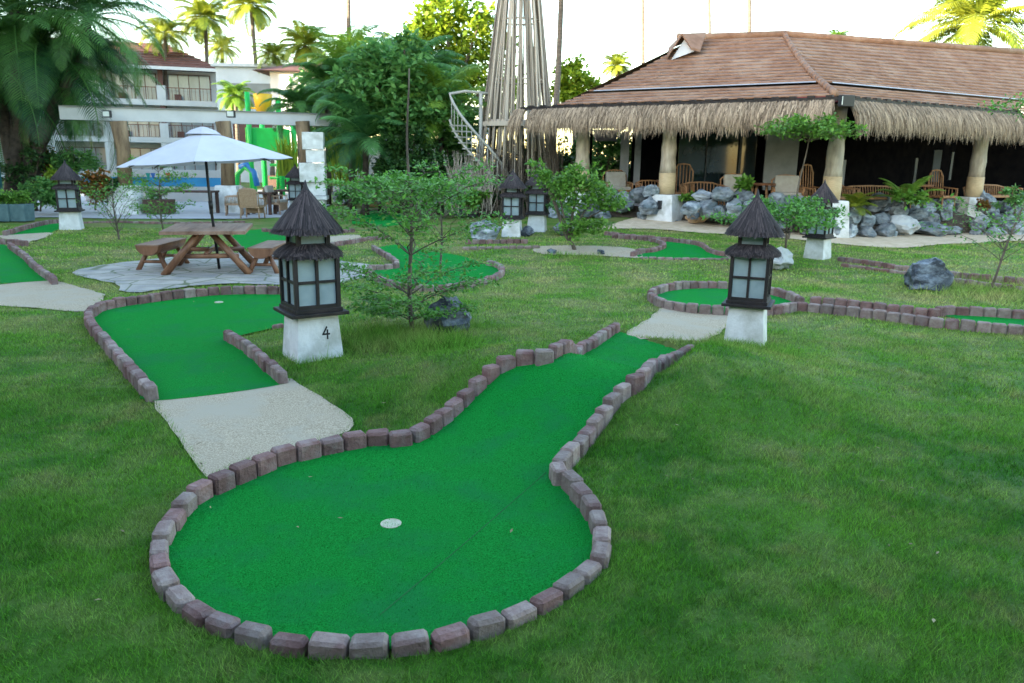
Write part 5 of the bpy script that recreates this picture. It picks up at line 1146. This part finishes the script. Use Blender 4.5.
b.bar(s0 - q, s1 - q, .6, .10); b.build('chute', M['playorange'], o); MB().bar((0, .1, 0), s0 - q, .12).build('support', M['playorange'], o); MB().bar(s0 - q + Vector((0, -.3, .1)), s1 - q + Vector((0, -.3, .1)), .06, .2).build('side_wall', M['playorange'], o)

# ------------------------------------------------------------------ hotel
ht = empty('hotel', (-28, 62, 0), 0, 'three storey white hotel with balconies and brown tiled roof behind the palms', 'building'); ho = Vector(ht.location)
h0, h1 = Vector((-52, 57, 0)), Vector(atY(222, 180, 66)); h1.z = 0; hd = (h1 - h0).normalized(); hn = Vector((-hd.y, hd.x, 0)); HL = (h1 - h0).length
def hb(s0, s1, d0, d1, z0, z1, m, name, parent=ht):
    c = h0 + hd * (s0 + s1) / 2 + hn * (d0 + d1) / 2; b = MB(); b.box(Vector((c.x, c.y, (z0 + z1) / 2)) - ho, (s1 - s0, d1 - d0, z1 - z0), rz=math.atan2(hd.y, hd.x)); return b.build(name, M[m], parent)
hb(0, HL, 1.9, 9, 0, 8.6, 'hotelwhite', 'wall'); bay = 4.1; nb = int(HL / bay)
for fl_i, z0 in enumerate((.3, 3.3, 6.2)):
    hb(0, HL, .0, 1.9, z0 - .42, z0, 'hotelwhite', 'balcony_slab')
    for k in range(nb):
        s0 = HL - (k + 1) * bay
        if k > 6: break
        fr = hb(s0 + .35, s0 + bay - .45, 1.80, 1.90, z0 + .02, z0 + 2.15, 'brownpaint', 'window_frame')
        for j in range(4):
            w = (bay - .95) / 4; hb(s0 + .40 + j * (w + .02), s0 + .40 + j * (w + .02) + w - .04, 1.76, 1.80, z0 + .06, z0 + 2.10, 'windowglass', 'pane', fr)
        hb(s0 - .32, s0 + .32, -.02, 1.0, z0, z0 + (1.1 if fl_i else 2.55), 'hotelwhite', 'pier')
        if fl_i: hb(s0 - .18, s0 + .18, .1, .5, z0 + 1.1, z0 + 2.5, 'brownpaint', 'brown_post')
        if fl_i:
            rl = hb(s0 + .33, s0 + bay - .33, .05, .10, z0 + .92, z0 + .98, 'brownpaint', 'railing')
            for j in range(12): hb(s0 + .5 + j * .29, s0 + .53 + j * .29, .06, .09, z0 + .02, z0 + .92, 'brownpaint', 'baluster', rl)
            hb(s0 + .9, s0 + 1.4, .7, 1.2, z0 + .03, z0 + .5, 'brownpaint', 'balcony_chair')
rf = MB(); e0, e1 = h0 - hn * .9 - hd * .5, h1 - hn * .9 + hd * .5; r0, r1 = h0 + hn * 5, h1 + hn * 5 - hd * 4
nst = 9
for i in range(nst):
    f0, f1 = i / nst, (i + 1) / nst
    A_, B_ = e0.lerp(r0, f0), e1.lerp(r1, f0); C_, D_ = e0.lerp(r0, f1), e1.lerp(r1, f1); zA, zC = 8.65 + 2.4 * f0, 8.65 + 2.4 * f1
    rf.add([Vector((*A_.xy, zA + .1)) - ho, Vector((*B_.xy, zA + .1)) - ho, Vector((*D_.xy, zC)) - ho, Vector((*C_.xy, zC)) - ho, Vector((*A_.xy, zA)) - ho, Vector((*B_.xy, zA)) - ho], [(0,1,2,3),(4,5,1,0)])
k = [Vector((*e1.xy, 8.65)) - ho, Vector((*(h1 + hn * 10 + hd * .5).xy, 8.65)) - ho, Vector((*r1.xy, 11.05)) - ho]; rf.add(k, [(0,1,2)]); rf.add([Vector((*e0.xy, 8.64)) - ho, Vector((*e1.xy, 8.64)) - ho, k[1], Vector((*(h0 + hn * 10).xy, 8.64)) - ho], [(0,3,2,1)])
rf.build('roof', M['hotelroof'], ht)
hb(-.4, HL + .4, -.95, -.80, 8.42, 8.66, 'hotelwhite', 'gutter')
q0, q1 = Vector(atY(223, 180, 60)), Vector(atY(298, 180, 62)); wb = empty('white_block', (q0.x, 60, 0), 0, 'plain white flat roofed hotel block behind the green play tower', 'building'); wo = Vector(wb.location)
zt = atY(240, 67, 60)[2]; b = MB(); b.box(((q1.x - q0.x) / 2, 5, zt / 2), (q1.x - q0.x, 10, zt)); b.build('wall', M['hotelwhite'], wb)
MB().box(((q1.x - q0.x) / 2, 5, zt + .12), (q1.x - q0.x + .5, 10.5, .22)).build('parapet', M['white'], wb)
w0, w1 = Vector(atY(232, 107, 60)), Vector(atY(284, 84, 60)); MB().box(((w0.x + w1.x) / 2 - wo.x, -.04, (w0.z + w1.z) / 2), (w1.x - w0.x, .12, w1.z - w0.z)).build('recessed_window', M['hotelgrey'], wb)
MB().box(((w0.x + w1.x) / 2 - wo.x, -.06, 3.3), (w1.x - w0.x, .12, 2.0)).build('recessed_window', M['brownpaint'], wb)
# small brown roof pavilion and white garden wall further right
a = Vector(atY(312, 180, 50)); a.z = 0; o = empty('rear_pavilion', a, 0, 'small brown roofed house between the sunlit palms', 'building'); zt = atY(312, 72, 50)[2]; b = MB(); b.box((0, 2.5, zt / 2), (4.6, 5, zt)); b.build('wall', M['hotelwhite'], o); b = MB(); b.box((0, 2.5, zt + .35), (6.4, 6.4, .7), taper=.25); b.build('roof', M['hotelroof'], o)
a, b_ = Vector(atY(328, 180, 34)), Vector(atY(472, 180, 36)); o = empty('garden_wall', ((a.x + b_.x) / 2, 35, 0), 0, 'white garden wall glimpsed between the shrubs behind the sapling', 'wall'); zt = atY(360, 140, 34)[2]
MB().box((0, 0, zt / 2), (b_.x - a.x, .25, zt)).build('wall_face', M['plaster'], o); MB().box((0, 0, zt + .05), (b_.x - a.x + .1, .4, .1)).build('coping', M['white'], o)
# blocks added out of view to keep the sun off garden and hotel
def shade_blocker(x0, x1, y0, y1, h, label):
    o = empty('unseen_blocker', ((x0 + x1) / 2, (y0 + y1) / 2, 0), 0, label, 'building'); b = MB(); b.box((0, 0, h / 2), (x1 - x0, y1 - y0, h)); b.build('wall', M['hotelgrey'], o); b = MB(); b.box((0, 0, h + .6), (x1 - x0 + 1.6, y1 - y0 + 1.6, 1.2), taper=.85); b.build('roof', M['hotelroof'], o)
shade_blocker(-36, -27, -45, 23.5, 13.5, 'long unseen block added left of the garden to shade it')
shade_blocker(-80, -32, 36, 44, 14.0, 'unseen block added beyond the left palms to shade the hotel front')

o = empty('veranda', (0, -4, 0), 0, 'unseen roof and wall added behind the viewpoint to dim the foreground', 'building')  # roof and wall added out of view to cut sky light on the foreground
MB().box((0, -1.5, 3.75), (30, 6.7, .25)).build('roof', M['hotelroof'], o); MB().box((0, -4.5, 1.8), (30, .3, 3.6)).build('wall', M['hotelwhite'], o)
for x in (-11, -5.5, 5.5, 11): MB().box((x, 1.5, 1.8), (.3, .3, 3.6)).build('post', M['bark'], o)
# ------------------------------------------------------------------ light, sky, camera
SUN_EL, SUN_AZ = R(8.0), math.atan2(-.62, -.78)      # azimuth of the direction towards the sun
to_sun = Vector((math.cos(SUN_AZ) * math.cos(SUN_EL), math.sin(SUN_AZ) * math.cos(SUN_EL), math.sin(SUN_EL)))
sl = bpy.data.lights.new('sun', 'SUN'); sl.energy = 3.8; sl.angle = R(0.5); sl.color = (1, .86, .62)
so = bpy.data.objects.new('sun', sl); COL.objects.link(so); so.rotation_euler = to_sun.to_track_quat('Z', 'Y').to_euler()
w = bpy.data.worlds.new('World'); scene.world = w; w.use_nodes = True; N = w.node_tree.nodes; L = w.node_tree.links; bg = N['Background']
sky = N.new('ShaderNodeTexSky'); sky.sky_type = 'NISHITA'; sky.sun_disc = False; sky.sun_elevation = SUN_EL; sky.sun_rotation = PI / 2 - SUN_AZ; sky.air_density = 1.0; sky.dust_density = 0.7; sky.ozone_density = 1.0
L.new(sky.outputs[0], bg.inputs[0]); bg.inputs[1].default_value = 0.15
cam = bpy.data.cameras.new('camera'); co = bpy.data.objects.new('camera', cam); COL.objects.link(co); co.location = (0, 0, HCAM)
co.rotation_euler = (Euler((PI / 2 - PITCH, 0, 0)).to_matrix() @ Matrix.Rotation(ROLL, 3, 'Z')).to_euler()
cam.sensor_width = 36; cam.lens = FPX / 1024 * 36; cam.clip_start = .05; cam.clip_end = 3000
cam.dof.use_dof = True; cam.dof.focus_distance = 5.0; cam.dof.aperture_fstop = 5.0
scene.camera = co
scene.view_settings.view_transform = 'Standard'; scene.view_settings.look = 'None'; scene.view_settings.exposure = 3.2; scene.view_settings.gamma = 1
scene.cycles.use_denoising = True; scene.cycles.max_bounces = 6; scene.cycles.diffuse_bounces = 3; scene.cycles.transmission_bounces = 3
